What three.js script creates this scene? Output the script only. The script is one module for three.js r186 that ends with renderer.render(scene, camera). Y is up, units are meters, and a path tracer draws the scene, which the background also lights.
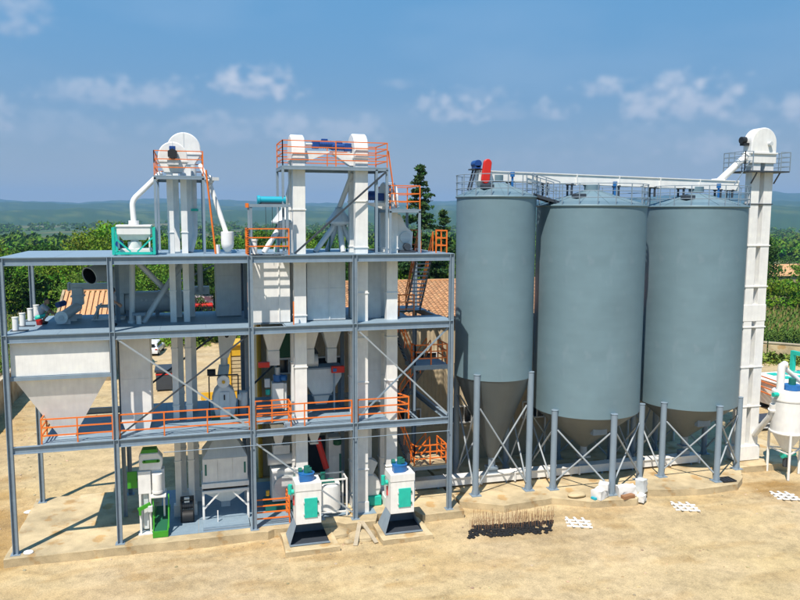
import * as THREE from 'three';
import { mergeGeometries } from 'three/addons/utils/BufferGeometryUtils.js';
import { RoundedBoxGeometry } from 'three/addons/geometries/RoundedBoxGeometry.js';
import { MarchingCubes } from 'three/addons/objects/MarchingCubes.js';

// ───────────────────────── camera, sky, sun, exposure ─────────────────────────
const scene = new THREE.Scene();
const renderer = new THREE.WebGLRenderer({ antialias: true });
renderer.toneMapping = THREE.LinearToneMapping;
renderer.toneMappingExposure = 1.47;
renderer.shadowMap.enabled = true;
const camera = new THREE.PerspectiveCamera(43.54, 4 / 3, 0.1, 20000);
camera.position.set(7.709, 14.802, 34.830);
camera.up.set(0.02573, 0.99382, -0.10802);
camera.lookAt(7.709 + 0.266958, 14.802 - 0.110959, 34.830 - 0.957299);

const SUN = new THREE.Vector3(-0.36, 1, 0.48).normalize();
const sun = new THREE.DirectionalLight(0xfff5e8, 4.25);
sun.position.copy(SUN).multiplyScalar(120); sun.target.position.set(20, 0, -5);
sun.position.add(sun.target.position);
sun.castShadow = true; sun.shadow.mapSize.set(4096, 4096);
Object.assign(sun.shadow.camera, { left: -60, right: 60, top: 60, bottom: -60, near: 1, far: 300 });
scene.add(sun, sun.target);

let seed = 12345;
const rnd = () => { seed = (seed + 0x6d2b79f5) | 0; let t = Math.imul(seed ^ (seed >>> 15), 1 | seed); t = (t + Math.imul(t ^ (t >>> 7), 61 | t)) ^ t; return ((t ^ (t >>> 14)) >>> 0) / 4294967296; };
const rr = (a, b) => a + (b - a) * rnd();
const clamp = (x, a = 0, b = 1) => Math.min(b, Math.max(a, x));
const smooth = (a, b, x) => { const t = clamp((x - a) / (b - a)); return t * t * (3 - 2 * t); };
const mix = (a, b, t) => a + (b - a) * t;
// lattice value noise, optionally periodic
const hash = (i, j, k) => { let h = Math.imul(i, 374761393) ^ Math.imul(j, 668265263) ^ Math.imul(k, 2147483647 - 1274126177); h = Math.imul(h ^ (h >>> 13), 1274126177); return ((h ^ (h >>> 16)) >>> 0) / 4294967296; };
function vn(x, y, k = 0, per = 0) {
  let i = Math.floor(x), j = Math.floor(y); const fx = x - i, fy = y - j, u = fx * fx * (3 - 2 * fx), v = fy * fy * (3 - 2 * fy);
  let i1 = i + 1, j1 = j + 1;
  if (per) { i = ((i % per) + per) % per; j = ((j % per) + per) % per; i1 = ((i1 % per) + per) % per; j1 = ((j1 % per) + per) % per; }
  return mix(mix(hash(i, j, k), hash(i1, j, k), u), mix(hash(i, j1, k), hash(i1, j1, k), u), v);
}
function fbm(x, y, oct = 4, k = 0, per = 0) { let s = 0, a = 0.5, n = 0; for (let o = 0; o < oct; o++) { s += a * vn(x, y, k + o * 17, per); n += a; a *= 0.5; x *= 2; y *= 2; per *= 2; } return s / n; }

{ // the sky: clear air over a hazy horizon with a few small cumulus clouds
  const W = 2048, Hh = 1024, d = new Float32Array(W * Hh * 4);
  const dir = (px, py) => { // direction of a cloud as seen from the yard
    const f = new THREE.Vector3(0.266958, -0.110959, -0.957299), r = new THREE.Vector3(0.963365, 0.004209, 0.268162), u = new THREE.Vector3(0.025726, 0.993816, -0.108018);
    const v = f.addScaledVector(r, (px - 400) / 751.1).addScaledVector(u, (300 - py) / 751.1).normalize();
    return [Math.atan2(v.x, -v.z), Math.asin(v.y)];
  };
  const clouds = [[258, 84, 36, 15, 1.0], [110, 97, 46, 13, .62], [165, 96, 36, 12, .55], [448, 110, 34, 15, .8], [500, 112, 24, 8, .3], [552, 111, 18, 9, .6], [600, 90, 20, 8, .7], [672, 88, 30, 11, .65], [690, 102, 50, 18, .85],
    [750, 114, 26, 11, .55], [792, 112, 24, 12, .7], [715, 148, 40, 14, .45], [288, 130, 26, 12, .5], [225, 132, 42, 14, .35], [412, 84, 22, 5, .3], [10, 10, 30, 22, .55], [345, 132, 40, 12, .35], [60, 130, 60, 14, .2], [480, 94, 26, 6, .25],
    [560, 160, 80, 10, .12], [640, 140, 70, 14, .15], [860, 120, 40, 18, .7], [-60, 110, 50, 20, .6]].map(([x, y, w, h, a]) => [...dir(x, y), w * 1.25 / 751, h * 1.3 / 751, a]);
  for (let k = 0; k < 70; k++) { const az = rr(0.9, 5.8), el = rr(0.1, 0.5); clouds.push([az > Math.PI ? az - 2 * Math.PI : az, el, rr(.03, .09), rr(.012, .03), rr(.4, 1)]); }
  for (let j = 0; j < Hh; j++) {
    const el = ((j + .5) / Hh - .5) * Math.PI, e = Math.max(0, el);
    const t = 1 - Math.exp(-e * 4.6), t2 = clamp(e / 1.4);
    let R = mix(.225, .058, t), G = mix(.288, .245, t), B = mix(.350, .475, t);
    R = mix(R, .045, t2 * .8); G = mix(G, .19, t2 * .8); B = mix(B, .44, t2 * .8);
    const hz = Math.exp(-Math.pow(el / .09, 2)); R = mix(R, .285, hz * .8); G = mix(G, .33, hz * .8); B = mix(B, .36, hz * .8);
    if (el < 0) { const g = smooth(0, -.12, el); R = mix(R, .2, g); G = mix(G, .2, g); B = mix(B, .15, g); }
    for (let i = 0; i < W; i++) {
      // three.js: u = atan2(dir.z, dir.x)/2pi + .5
      const phi = ((i + .5) / W - .5) * 2 * Math.PI; const az = Math.atan2(Math.cos(phi), -Math.sin(phi));
      let c = 0, lit = 0;
      if (el > 0) for (const [ca, ce, w, h, a] of clouds) {
        let da = az - ca; if (da > Math.PI) da -= 2 * Math.PI; if (da < -Math.PI) da += 2 * Math.PI;
        const qx = da / w, qy = (el - ce) / h; if (qx * qx + qy * qy > 4) continue;
        const n = fbm(az * 70 + 300, el * 100 + 40, 5, 3), n2 = fbm(az * 26 + 90, el * 40 + 70, 3, 9);
        const flat = qy < -.35 ? (qy + .35) * 1.6 : 0;
        const q = 1.05 - (qx * qx + qy * qy) * .75 - flat * flat + (n - .5) * 2.0 + (n2 - .5) * 1.1;
        const k = smooth(.1, 1.35, q) * a; if (k > c) { c = k; lit = clamp(.5 + qy * .35 + (n - .5) * .9); }
      }
      const w = .004 * Math.max(0, fbm(az * 5 + 7, el * 16, 4, 21) - .45) * 40 * smooth(0, .1, el) * (1 - smooth(.25, .5, el));
      const o = (j * W + i) * 4, m = c * .72;
      const cr = mix(.30, .50, lit), cg = mix(.36, .525, lit), cb = mix(.47, .585, lit);
      d[o] = mix(R, cr, m) + w * .5; d[o + 1] = mix(G, cg, m) + w * .4; d[o + 2] = mix(B, cb, m) + w * .3; d[o + 3] = 1;
    }
  }
  const sky = new THREE.DataTexture(d, W, Hh, THREE.RGBAFormat, THREE.FloatType);
  sky.mapping = THREE.EquirectangularReflectionMapping; sky.colorSpace = THREE.LinearSRGBColorSpace;
  sky.magFilter = sky.minFilter = THREE.LinearFilter; sky.needsUpdate = true;
  scene.background = sky; scene.environment = sky;
}
scene.fog = new THREE.FogExp2(new THREE.Color().setRGB(.27, .49, .80), 0.00011);

// ───────────────────────── textures and materials ─────────────────────────
const lin2s = (v) => 255 * (v <= .0031308 ? 12.92 * v : 1.055 * Math.pow(v, 1 / 2.4) - .055);
function tex(n, f, srgb = true) { // f(u, v) -> [r,g,b] linear, tiles
  const d = new Uint8Array(n * n * 4);
  for (let j = 0; j < n; j++) for (let i = 0; i < n; i++) { const c = f(i / n, j / n), o = (j * n + i) * 4; for (let k = 0; k < 3; k++) d[o + k] = clamp(srgb ? lin2s(clamp(c[k])) : c[k] * 255, 0, 255); d[o + 3] = 255; }
  const t = new THREE.DataTexture(d, n, n); t.wrapS = t.wrapT = THREE.RepeatWrapping; t.magFilter = THREE.LinearFilter; t.minFilter = THREE.LinearMipmapLinearFilter; t.generateMipmaps = true;
  if (srgb) t.colorSpace = THREE.SRGBColorSpace; t.needsUpdate = true; return t;
}
const scaled = (t, m) => { const c = t.clone(); c.repeat.set(1 / m, 1 / m); c.needsUpdate = true; return c; };
// paint: mostly even, with scuffs, dust specks and runs (uv in metres)
const paintT = tex(512, (u, v) => { const a = fbm(u * 8, v * 8, 5, 1, 8), b = fbm(u * 40, v * 4, 3, 5, 4), s = vn(u * 128, v * 128, 9, 128); const g = .86 + .16 * (a - .5) * 2 * .6 + .10 * (b - .5) - (s > .93 ? .08 : 0); return [g * 1.0, g * .995, g * .98 - (a > .62 ? .02 : 0)]; });
const gal = tex(512, (u, v) => { const a = fbm(u * 6, v * 6, 5, 31, 6), b = fbm(u * 4, v * 24, 4, 35, 4), c = fbm(u * 3, v * 3, 3, 44, 3); const s = smooth(.6, .75, fbm(u * 12, v * 6, 5, 47, 6)) * .05; const g = .84 + .14 * (a - .5) + .07 * (b - .5) + .15 * (c - .5) + s; return [g + s, g, g * .99]; });
const concT = tex(1024, (u, v) => { const a = fbm(u * 8, v * 8, 6, 51, 8), b = fbm(u * 3, v * 3, 4, 57, 3), s = vn(u * 220, v * 220, 60, 220), st = smooth(.52, .66, fbm(u * 6, v * 6, 6, 63, 6)) * .85; const g = .58 + .3 * (a - .5) + .35 * (b - .5) + .12 * (s - .5); return [mix(g * .93, g * .78, st), mix(g * .76, g * .50, st), mix(g * .50, g * .22, st)]; });
const sandT = tex(2048, (u, v) => { const a = fbm(u * 10, v * 10, 7, 71, 10), b = fbm(u * 4 + a * .8, v * 28 + a * 3.5, 6, 77, 4), c = fbm(u * 60, v * 60, 4, 79, 60), s = vn(u * 512, v * 512, 81, 512), p = vn(u * 300, v * 300, 85, 300);
  let g = .78 + .28 * (a - .5) + .26 * (b - .5) + .34 * (c - .5) + .30 * (s - .5); if (p > .955) g *= .72; const y = fbm(u * 4, v * 4, 4, 88, 4) - .5; return [g * (.97 + y * .06), g * (.735 + y * .02), g * (.455 - y * .1)]; });
const sandB = tex(1024, (u, v) => { const g = .5 * fbm(u * 16, v * 16, 6, 91, 16) + .5 * vn(u * 200, v * 200, 95, 200); return [g, g, g]; }, false);
const grassT = tex(1024, (u, v) => { const a = fbm(u * 12, v * 12, 6, 101, 12), s = vn(u * 256, v * 256, 105, 256), b = fbm(u * 4, v * 4, 3, 107, 4); const g = .75 + .5 * (a - .5) + .35 * (s - .5) + .3 * (b - .5); return [g, g, g * .95]; });
const clayT = tex(512, (u, v) => { const a = fbm(u * 16, v * 16, 4, 111, 16), b = vn(u * 64, v * 64, 113, 64), g = .8 + .4 * (a - .5) + .25 * (b - .5); return [g, g * (.97 + .06 * b), g * .95]; });

const M = {};
const std = (name, r, g, b, o = {}) => { const m = new THREE.MeshStandardMaterial({ roughness: .6, metalness: 0, side: THREE.DoubleSide, ...o }); m.color.setRGB(r, g, b); m.name = name; return M[name] = m; };
const P1 = scaled(paintT, 2.5), P2 = scaled(paintT, 1.3), G1 = scaled(gal, 5), C1 = scaled(concT, 4);
std('steel', .25, .33, .41, { map: P1, roughness: .5 });
std('deck', .26, .36, .45, { map: P2, roughness: .55 });
std('darksteel', .05, .062, .08, { map: P1, roughness: .5 });
std('white', .93, .93, .91, { map: P1, roughness: .42 });
std('brace', .36, .41, .45, { map: P1, roughness: .5 });
std('foam', .66, .66, .64, { roughness: .8 });
std('offwhite', .90, .91, .90, { map: P1, roughness: .5 });
std('cream', .72, .69, .58, { map: P1, roughness: .5 });
std('galv', .70, .74, .76, { map: P1, roughness: .45, metalness: .05 });
std('panel', .72, .77, .80, { map: P1, roughness: .5 });
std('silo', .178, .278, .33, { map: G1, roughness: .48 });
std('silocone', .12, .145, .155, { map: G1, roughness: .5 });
std('orange', .88, .20, .02, { map: P2, roughness: .5 });
std('teal', .015, .56, .44, { map: P2, roughness: .5 });
std('deepteal', .008, .14, .11, { roughness: .5 });
std('blue', .012, .07, .30, { map: P2, roughness: .4 });
std('skyblue', .02, .16, .46, { map: P2, roughness: .4 });
std('cyan', .008, .36, .47, { roughness: .45 });
std('red', .62, .022, .012, { roughness: .45 });
std('green', .05, .36, .02, { map: P2, roughness: .5 });
std('darkgreen', .01, .11, .05, { roughness: .5 });
std('yellow', .80, .47, .03, { map: P2, roughness: .5 });
std('black', .014, .015, .017, { roughness: .6 });
std('rubber', .02, .02, .02, { roughness: .9 });
std('concrete', .98, .96, .87, { map: C1, roughness: .92, bumpMap: scaled(sandB, 3), bumpScale: .02 });
std('paleconc', .86, .9, .98, { map: C1, roughness: .92 });
std('sand', .69, .70, .625, { map: scaled(sandT, 17), roughness: .96, vertexColors: true, bumpMap: scaled(sandB, 4.3), bumpScale: .022 });
std('land', 1, 1, 1, { map: scaled(grassT, 38), roughness: .97, vertexColors: true });
std('wallsheet', .60, .50, .34, { map: P1, roughness: .8 });
std('wallbrown', .17, .135, .10, { map: P1, roughness: .85 });
std('clay', .55, .30, .155, { map: scaled(clayT, 1.5), roughness: .9, vertexColors: true });
std('peach', .72, .40, .20, { map: scaled(clayT, 1.5), roughness: .85 });
std('plaster', .68, .66, .62, { map: C1, roughness: .9 });
std('glass', .02, .025, .03, { roughness: .08 });
std('bark', .09, .065, .045, { roughness: .95 });
std('rust', .30, .15, .07, { roughness: .9 });
std('board', .62, .50, .30, { map: P2, roughness: .8 });
std('skin', .40, .22, .14, { roughness: .7 });
std('shirt', .42, .43, .47, { roughness: .9 });
std('carwhite', .78, .79, .80, { roughness: .25 });
const leafMat = new THREE.MeshPhysicalMaterial({ roughness: .75, side: THREE.DoubleSide, vertexColors: true, transmission: .25, thickness: 0, specularIntensity: .25 }); leafMat.name = 'leaf'; M.leaf = leafMat;
M.cropleaf = new THREE.MeshPhysicalMaterial({ roughness: .8, specularIntensity: .25, side: THREE.DoubleSide, vertexColors: true }); M.cropleaf.name = 'cropleaf';

// ───────────────────────── geometry and naming helpers ─────────────────────────
const V = (x, y, z) => new THREE.Vector3(x, y, z);
const taken = new Map();
const numbered = (n) => { const k = taken.get(n) || 0; taken.set(n, k + 1); return k ? n + '_' + String(k).padStart(3, '0') : n; };
const anchor = new Map(); // world origin of every group
function thing(name, label, category, at = [0, 0, 0], group) {
  const g = new THREE.Group(); g.name = numbered(name); g.position.set(...at); g.userData = { label, category }; if (group) g.userData.group = group;
  anchor.set(g, V(...at)); scene.add(g); return g;
}
function sub(name, parent) { const g = new THREE.Group(); g.name = name; parent.add(g); anchor.set(g, anchor.get(parent)); return g; }
function fuse(list) {
  list = [].concat(list).flat(3); if (list.length === 1) return list[0];
  const mixed = list.some((g) => !g.index) && list.some((g) => g.index);
  const col = list.some((g) => g.attributes.color);
  list = list.map((g) => { if (mixed && g.index) g = g.toNonIndexed(); for (const k of Object.keys(g.attributes)) if (!['position', 'normal', 'uv', col ? 'color' : ''].includes(k)) g.deleteAttribute(k); return g; });
  return mergeGeometries(list);
}
function mesh(geos, m) { const o = new THREE.Mesh(fuse(geos), m); o.castShadow = o.receiveShadow = true; return o; }
// a part: geometry in world metres, hung on its thing (or part)
function part(name, geos, m, parent) {
  const o = mesh(geos, m); o.name = name; const a = anchor.get(parent) || V(0, 0, 0); o.geometry.translate(-a.x, -a.y, -a.z); anchor.set(o, a); parent.add(o); return o;
}
function solo(name, geos, m, label, category, at = [0, 0, 0], group) {
  const o = mesh(geos, m); o.name = numbered(name); o.geometry.translate(-at[0], -at[1], -at[2]); o.position.set(...at); anchor.set(o, V(...at)); o.userData = { label, category }; if (group) o.userData.group = group; scene.add(o); return o;
}
function structure(name, geos, m, parent) { const o = mesh(geos, m); o.name = parent ? name : numbered(name); if (!parent) o.userData.kind = 'structure'; (parent || scene).add(o); anchor.set(o, V(0, 0, 0)); return o; }
function metreUV(g) { // box-projected uv in metres
  const p = g.attributes.position, n = g.attributes.normal, uv = new Float32Array(p.count * 2);
  for (let i = 0; i < p.count; i++) { const x = Math.abs(n.getX(i)), y = Math.abs(n.getY(i)), z = Math.abs(n.getZ(i));
    const [a, b] = y > x && y > z ? [p.getX(i), p.getZ(i)] : x > z ? [p.getZ(i), p.getY(i)] : [p.getX(i), p.getY(i)]; uv[i * 2] = a + p.getY(i) * .0; uv[i * 2 + 1] = b; }
  g.setAttribute('uv', new THREE.BufferAttribute(uv, 2)); return g;
}
// axis-aligned box from min to max, edges slightly rounded when r > 0
function bx(x0, x1, y0, y1, z0, z1, r = 0) {
  const w = x1 - x0, h = y1 - y0, d = z1 - z0; const g = r ? new RoundedBoxGeometry(w, h, d, 1, Math.min(r, w * .45, h * .45, d * .45)) : new THREE.BoxGeometry(w, h, d);
  g.translate((x0 + x1) / 2, (y0 + y1) / 2, (z0 + z1) / 2); return metreUV(g);
}
function along(g, a, b, roll = 0) { // geometry made along +y centred on the origin, laid from a to b
  const d = b.clone().sub(a), q = new THREE.Quaternion();
  if (Math.abs(d.y) > .9999 * d.length()) q.setFromUnitVectors(V(0, 1, 0), d.clone().normalize());
  else { const y = d.clone().normalize(), x = V(0, 1, 0).cross(y).normalize(), z = x.clone().cross(y); q.setFromRotationMatrix(new THREE.Matrix4().makeBasis(x, y, z)); }
  if (roll) g.rotateY(roll);
  g.applyQuaternion(q); g.translate((a.x + b.x) / 2, (a.y + b.y) / 2, (a.z + b.z) / 2); return g;
}
const v3 = (p) => Array.isArray(p) ? V(...p) : p;
function bar(a, b, w = .05, h = w, roll = 0) { a = v3(a); b = v3(b); const L = a.distanceTo(b); return along(metreUV(new THREE.BoxGeometry(w, L, h)), a, b, roll); }
function tube(a, b, r, r2 = r, seg = 14, open = false) { a = v3(a); b = v3(b); const L = a.distanceTo(b), g = new THREE.CylinderGeometry(r2, r, L, seg, 1, open); const uv = g.attributes.uv; for (let i = 0; i < uv.count; i++) uv.setXY(i, uv.getX(i) * 6.283 * r, uv.getY(i) * L); return along(g, a, b); }
function ibeam(a, b, h = .3, w = .17, t = .018) { // I-section, web upright
  a = v3(a); b = v3(b); const L = a.distanceTo(b), s = new THREE.Shape(); const k = t * 1.4;
  s.moveTo(-w / 2, -h / 2); s.lineTo(w / 2, -h / 2); s.lineTo(w / 2, -h / 2 + k); s.lineTo(t / 2, -h / 2 + k); s.lineTo(t / 2, h / 2 - k); s.lineTo(w / 2, h / 2 - k); s.lineTo(w / 2, h / 2); s.lineTo(-w / 2, h / 2); s.lineTo(-w / 2, h / 2 - k); s.lineTo(-t / 2, h / 2 - k); s.lineTo(-t / 2, -h / 2 + k); s.lineTo(-w / 2, -h / 2 + k); s.closePath();
  const g = new THREE.ExtrudeGeometry(s, { depth: L, bevelEnabled: false }); g.translate(0, 0, -L / 2); metreUV(g); // section in xy, length in z
  const d = b.clone().sub(a).normalize(); const up = Math.abs(d.y) > .95 ? V(1, 0, 0) : V(0, 1, 0); const x = up.clone().cross(d).normalize(), y = d.clone().cross(x);
  g.applyMatrix4(new THREE.Matrix4().makeBasis(x, y, d)); g.translate((a.x + b.x) / 2, (a.y + b.y) / 2, (a.z + b.z) / 2); return g;
}
function pipe(pts, r, seg = 12) { // mitred bends with a small radius
  pts = pts.map(v3); const cp = new THREE.CurvePath();
  let prev = pts[0];
  for (let i = 1; i < pts.length - 1; i++) { const c = pts[i], k = Math.min(r * 2.2, c.distanceTo(pts[i - 1]) * .45, c.distanceTo(pts[i + 1]) * .45); const a = c.clone().add(pts[i - 1].clone().sub(c).setLength(k)), b = c.clone().add(pts[i + 1].clone().sub(c).setLength(k)); cp.add(new THREE.LineCurve3(prev, a)); cp.add(new THREE.QuadraticBezierCurve3(a, c, b)); prev = b; }
  cp.add(new THREE.LineCurve3(prev, pts[pts.length - 1]));
  const L = cp.getLength(), g = new THREE.TubeGeometry(cp, Math.max(8, Math.ceil(L / .12)), r, seg, false); const uv = g.attributes.uv; for (let i = 0; i < uv.count; i++) uv.setXY(i, uv.getY(i) * 6.283 * r, uv.getX(i) * L);
  const caps = [[pts[0], pts[0].clone().sub(pts[1])], [pts[pts.length - 1], pts[pts.length - 1].clone().sub(pts[pts.length - 2])]].map(([c, d]) => { d.setLength(.01); return tube(c, c.clone().add(d), r * 1.001, r * 1.001, seg); });
  return fuse([g, ...caps]);
}
function lathe(pts, c, seg = 28) { const g = new THREE.LatheGeometry(pts.map(([r, y]) => new THREE.Vector2(r, y)), seg); const uv = g.attributes.uv, R = Math.max(...pts.map((q) => q[0])), y0 = pts[0][1]; const p = g.attributes.position; for (let i = 0; i < uv.count; i++) uv.setXY(i, uv.getX(i) * (R > 1 ? Math.round(6.283 * R / 5) * 5 : 6.283 * R), p.getY(i) + c[1]); g.rotateY(Math.PI); g.translate(c[0], c[1], c[2]); return g; }
function prism(pts, z0, z1, bevel = 0) { // outline in xy, thickness along z
  const s = new THREE.Shape(pts.map(([x, y]) => new THREE.Vector2(x, y))); const g = new THREE.ExtrudeGeometry(s, { depth: z1 - z0 - 2 * bevel, bevelEnabled: bevel > 0, bevelSize: bevel, bevelThickness: bevel, bevelSegments: 1, bevelOffset: -bevel, curveSegments: 16 }); g.translate(0, 0, z0 + bevel); return metreUV(g);
}
function hopper(t, b) { // frustum between two rectangles [x0,x1,z0,z1,y], closed
  const P = [], c = ([x0, x1, z0, z1, y]) => [[x0, y, z1], [x1, y, z1], [x1, y, z0], [x0, y, z0]]; const T = c(t), B = c(b);
  const quad = (a, b2, c2, d) => P.push(...a, ...b2, ...c2, ...a, ...c2, ...d);
  for (let i = 0; i < 4; i++) { const j = (i + 1) % 4; quad(B[i], B[j], T[j], T[i]); }
  quad(T[0], T[1], T[2], T[3]); quad(B[3], B[2], B[1], B[0]);
  const g = new THREE.BufferGeometry(); g.setAttribute('position', new THREE.Float32BufferAttribute(P, 3)); g.computeVertexNormals(); return metreUV(g);
}
function halfDisc(cx, cy, r, x0, x1, n = 18, a0 = 0, a1 = Math.PI) { const o = []; for (let i = 0; i <= n; i++) { const a = a0 + (a1 - a0) * i / n; o.push([cx + r * Math.cos(a), cy + r * Math.sin(a)]); } return o; }
// railing along a polyline: posts and horizontal rails, each its own mesh
function railing(parent, pts, m, { h = 1.1, rails = 3, step = 1.6, w = .055, name = 'railing', kick = 0 } = {}) {
  const g = sub(name, parent); pts = pts.map(v3);
  for (let i = 0; i < pts.length - 1; i++) {
    const a = pts[i], b = pts[i + 1], n = Math.max(1, Math.round(a.distanceTo(b) / step));
    for (let k = 1; k <= rails; k++) { const y = h * k / rails; part('rail', bar([a.x, a.y + y, a.z], [b.x, b.y + y, b.z], w, w), m, g); }
    for (let k = i ? 1 : 0; k <= n; k++) { const q = a.clone().lerp(b, k / n); part('post', bar(q, [q.x, q.y + h + w / 2 - .004, q.z], w * 1.05, w * 1.05), m, g); }
    if (kick) part('toe_board', bar([a.x, a.y + kick / 2, a.z], [b.x, b.y + kick / 2, b.z], .012, kick), m, g);
  }
  return g;
}

// ───────────────────────── the setting ─────────────────────────
const groundY = (x, z) => {
  const d = Math.hypot(x - 10, z); let y = -.42 + .32 * smooth(-3, -9, z) * 1.0;
  y += (fbm(x * .25 + 40, z * .25 + 10, 4, 201) - .5) * .16 + (fbm(x * 1.3, z * 1.3, 3, 205) - .5) * .05;
  return y;
};
const landY = (x, z) => { const d = Math.hypot(x, z); return -.75 - smooth(95, 330, d) * 9 - smooth(330, 1500, d) * 8 + (fbm(x * .002 + 50, z * .002 + 9, 4, 211) - .5) * 24 * smooth(300, 1500, d); };
function gridSheet(xs, zs, yf, cf) {
  const nx = xs.length, nz = zs.length, P = new Float32Array(nx * nz * 3), C = new Float32Array(nx * nz * 3), U = new Float32Array(nx * nz * 2), I = [];
  for (let j = 0; j < nz; j++) for (let i = 0; i < nx; i++) { const o = j * nx + i, x = xs[i], z = zs[j]; P.set([x, yf(x, z), z], o * 3); C.set(cf(x, z), o * 3); U.set([x, z], o * 2); if (i < nx - 1 && j < nz - 1) I.push(o, o + nx, o + 1, o + 1, o + nx, o + nx + 1); }
  const g = new THREE.BufferGeometry(); g.setAttribute('position', new THREE.BufferAttribute(P, 3)); g.setAttribute('color', new THREE.BufferAttribute(C, 3)); g.setAttribute('uv', new THREE.BufferAttribute(U, 2)); g.setIndex(I); g.computeVertexNormals(); return g;
}
{ // open country: fields, scrub and woodland floor out to the horizon
  const ax = []; for (let i = -110; i <= 110; i++) ax.push(Math.sinh(i / 110 * 7.2) * 12.2 * .9 + 10);
  structure('ground', gridSheet(ax, ax, landY, (x, z) => { const n = fbm(x * .006, z * .006, 3, 221), m = vn(x * .013 + 5, z * .02 + 9, 225), k = vn(x * .09, z * .09, 229); const c = n > .55 ? [.07, .135, .03] : [.045, .105, .025]; const f = m > .72 ? 1 : 0; return [mix(c[0], .17, f) * (.8 + .4 * k), mix(c[1], .17, f) * (.8 + .4 * k), mix(c[2], .07, f) * (.8 + .4 * k)]; }), M.land);
}
{ // sandy yard with an uneven edge; damp and ochre patches are dirt on the sand
  const xs = [], zs = []; for (let x = -34; x <= 78; x += x > -6 && x < 46 ? .3 : .9) xs.push(x); for (let z = -62; z <= 40; z += z > -8 && z < 14 ? .25 : .8) zs.push(z);
  const blobs = [[16.2, 10.2, 2.6, .8, .5], [22.5, 2.9, 3.0, .6, .35], [27.5, 1.7, 2.2, .6, .35], [33.8, 1.5, 2.6, .5, .35], [39.6, .9, 2.3, 1.3, .75], [12, 5.5, 1.4, .5, .25], [-3, -2, 3.2, 9, .8], [-7, -18, 4, 14, .4], [24, 4.8, 5, 1.2, .12], [3, 4, 5, 1, .2], [8, 9, 6, 1.2, .14]];
  const yardIn = (x, z) => Math.min(x + 21 + 2 * Math.sin(z * .2), 74 - x, z + 54 + 4 * Math.sin(x * .13)) + (fbm(x * .3, z * .3, 4, 231) - .5) * 5 - smooth(34, 60, x) * Math.max(0, -z - 20) * .6;
  structure('sand_yard', gridSheet(xs, zs, (x, z) => groundY(x, z) - smooth(.8, -1.5, yardIn(x, z)) * .9, (x, z) => {
    const n = fbm(x * .16, z * .16, 5, 241), q = fbm(x * .5 + 9, z * 1.1, 4, 247); let w = 0; for (const [bx_, bz, rx, rz, a] of blobs) { const e = ((x - bx_) / rx) ** 2 + ((z - bz) / rz) ** 2; w = Math.max(w, a * smooth(1.3, .3, e + (q - .5) * 2.2)); }
    const tr = fbm(x * .35 + z * .12 + 3, z * 2.1 - x * .25, 4, 249); w = clamp(w + .3 * smooth(.52, .62, q) * smooth(.42, .55, n) + .3 * smooth(.56, .64, tr) * smooth(.4, .55, fbm(x * .12 + 7, z * .12, 3, 253))); const g = .93 + .2 * (n - .5) + .14 * (q - .5); return [g * mix(1, .66, w), g * mix(1, .52, w), g * mix(1, .30, w)];
  }), M.sand);
}
{ // far hills, three ranges
  for (const [dist, h, base, s, k] of [[2300, 52, -28, 3.1, 1], [3600, 120, -34, 2.2, 2], [5600, 222, -40, 1.4, 3]]) {
    const P = [], I = [], U = [], C = []; const N = 260;
    for (let i = 0; i <= N; i++) { const a = -1.15 + 2.5 * i / N; for (let j = 0; j <= 10; j++) { const t = j / 10, d = dist * (1 + t * .55); const prof = Math.sin(Math.min(1, t * 1.0) * Math.PI * .5); const rise = smooth(.15, .8, a) * .45 + .95;
      const y = base + (h * (.65 + .45 * fbm(a * s * 5 + k * 20, 3 + k, 5, 251)) * rise + 22) * prof + (fbm(a * 90, t * 9, 3, 257 + k) - .5) * h * .16 * prof; P.push(Math.sin(a) * d, y, -Math.cos(a) * d); U.push(a * dist, t * dist * .5);
      const f = fbm(a * 60, t * 14 + k, 4, 261), fl = smooth(.58, .66, f); const c = [mix(.025, .08, fl), mix(.085, .135, fl), mix(.025, .04, fl)]; C.push(...c); } }
    for (let i = 0; i < N; i++) for (let j = 0; j < 10; j++) { const o = i * 11 + j; I.push(o, o + 11, o + 1, o + 1, o + 11, o + 12); }
    const g = new THREE.BufferGeometry(); g.setAttribute('position', new THREE.Float32BufferAttribute(P, 3)); g.setAttribute('uv', new THREE.Float32BufferAttribute(U, 2)); g.setAttribute('color', new THREE.Float32BufferAttribute(C, 3)); g.setIndex(I); g.computeVertexNormals();
    structure('hills', g, M.land);
  }
}
function slab(pts, y0, y1, jit = .03) { // plan outline [x,z], jittered cast edge
  const o = []; for (let i = 0; i < pts.length; i++) { const a = pts[i], b = pts[(i + 1) % pts.length], n = Math.max(1, Math.round(Math.hypot(b[0] - a[0], b[1] - a[1]) / .45)); for (let k = 0; k < n; k++) o.push(new THREE.Vector2(mix(a[0], b[0], k / n) + rr(-jit, jit), -mix(a[1], b[1], k / n) + rr(-jit, jit))); }
  const g = new THREE.ExtrudeGeometry(new THREE.Shape(o), { depth: y1 - y0 - .03, bevelEnabled: true, bevelSize: .025, bevelThickness: .015, bevelSegments: 1, bevelOffset: -.025 }); g.rotateX(-Math.PI / 2); g.translate(0, y0 + .015, 0); return metreUV(g);
}
structure('concrete_pad', slab([[-.4, .42], [10.9, .40], [11.2, .22], [14.3, .22], [14.6, .5], [16.1, .5], [16.4, -.3], [18.3, -.3], [18.5, .42], [20.75, .42], [20.75, -6.9], [-.4, -6.9]], -.9, 0), M.concrete);
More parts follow.
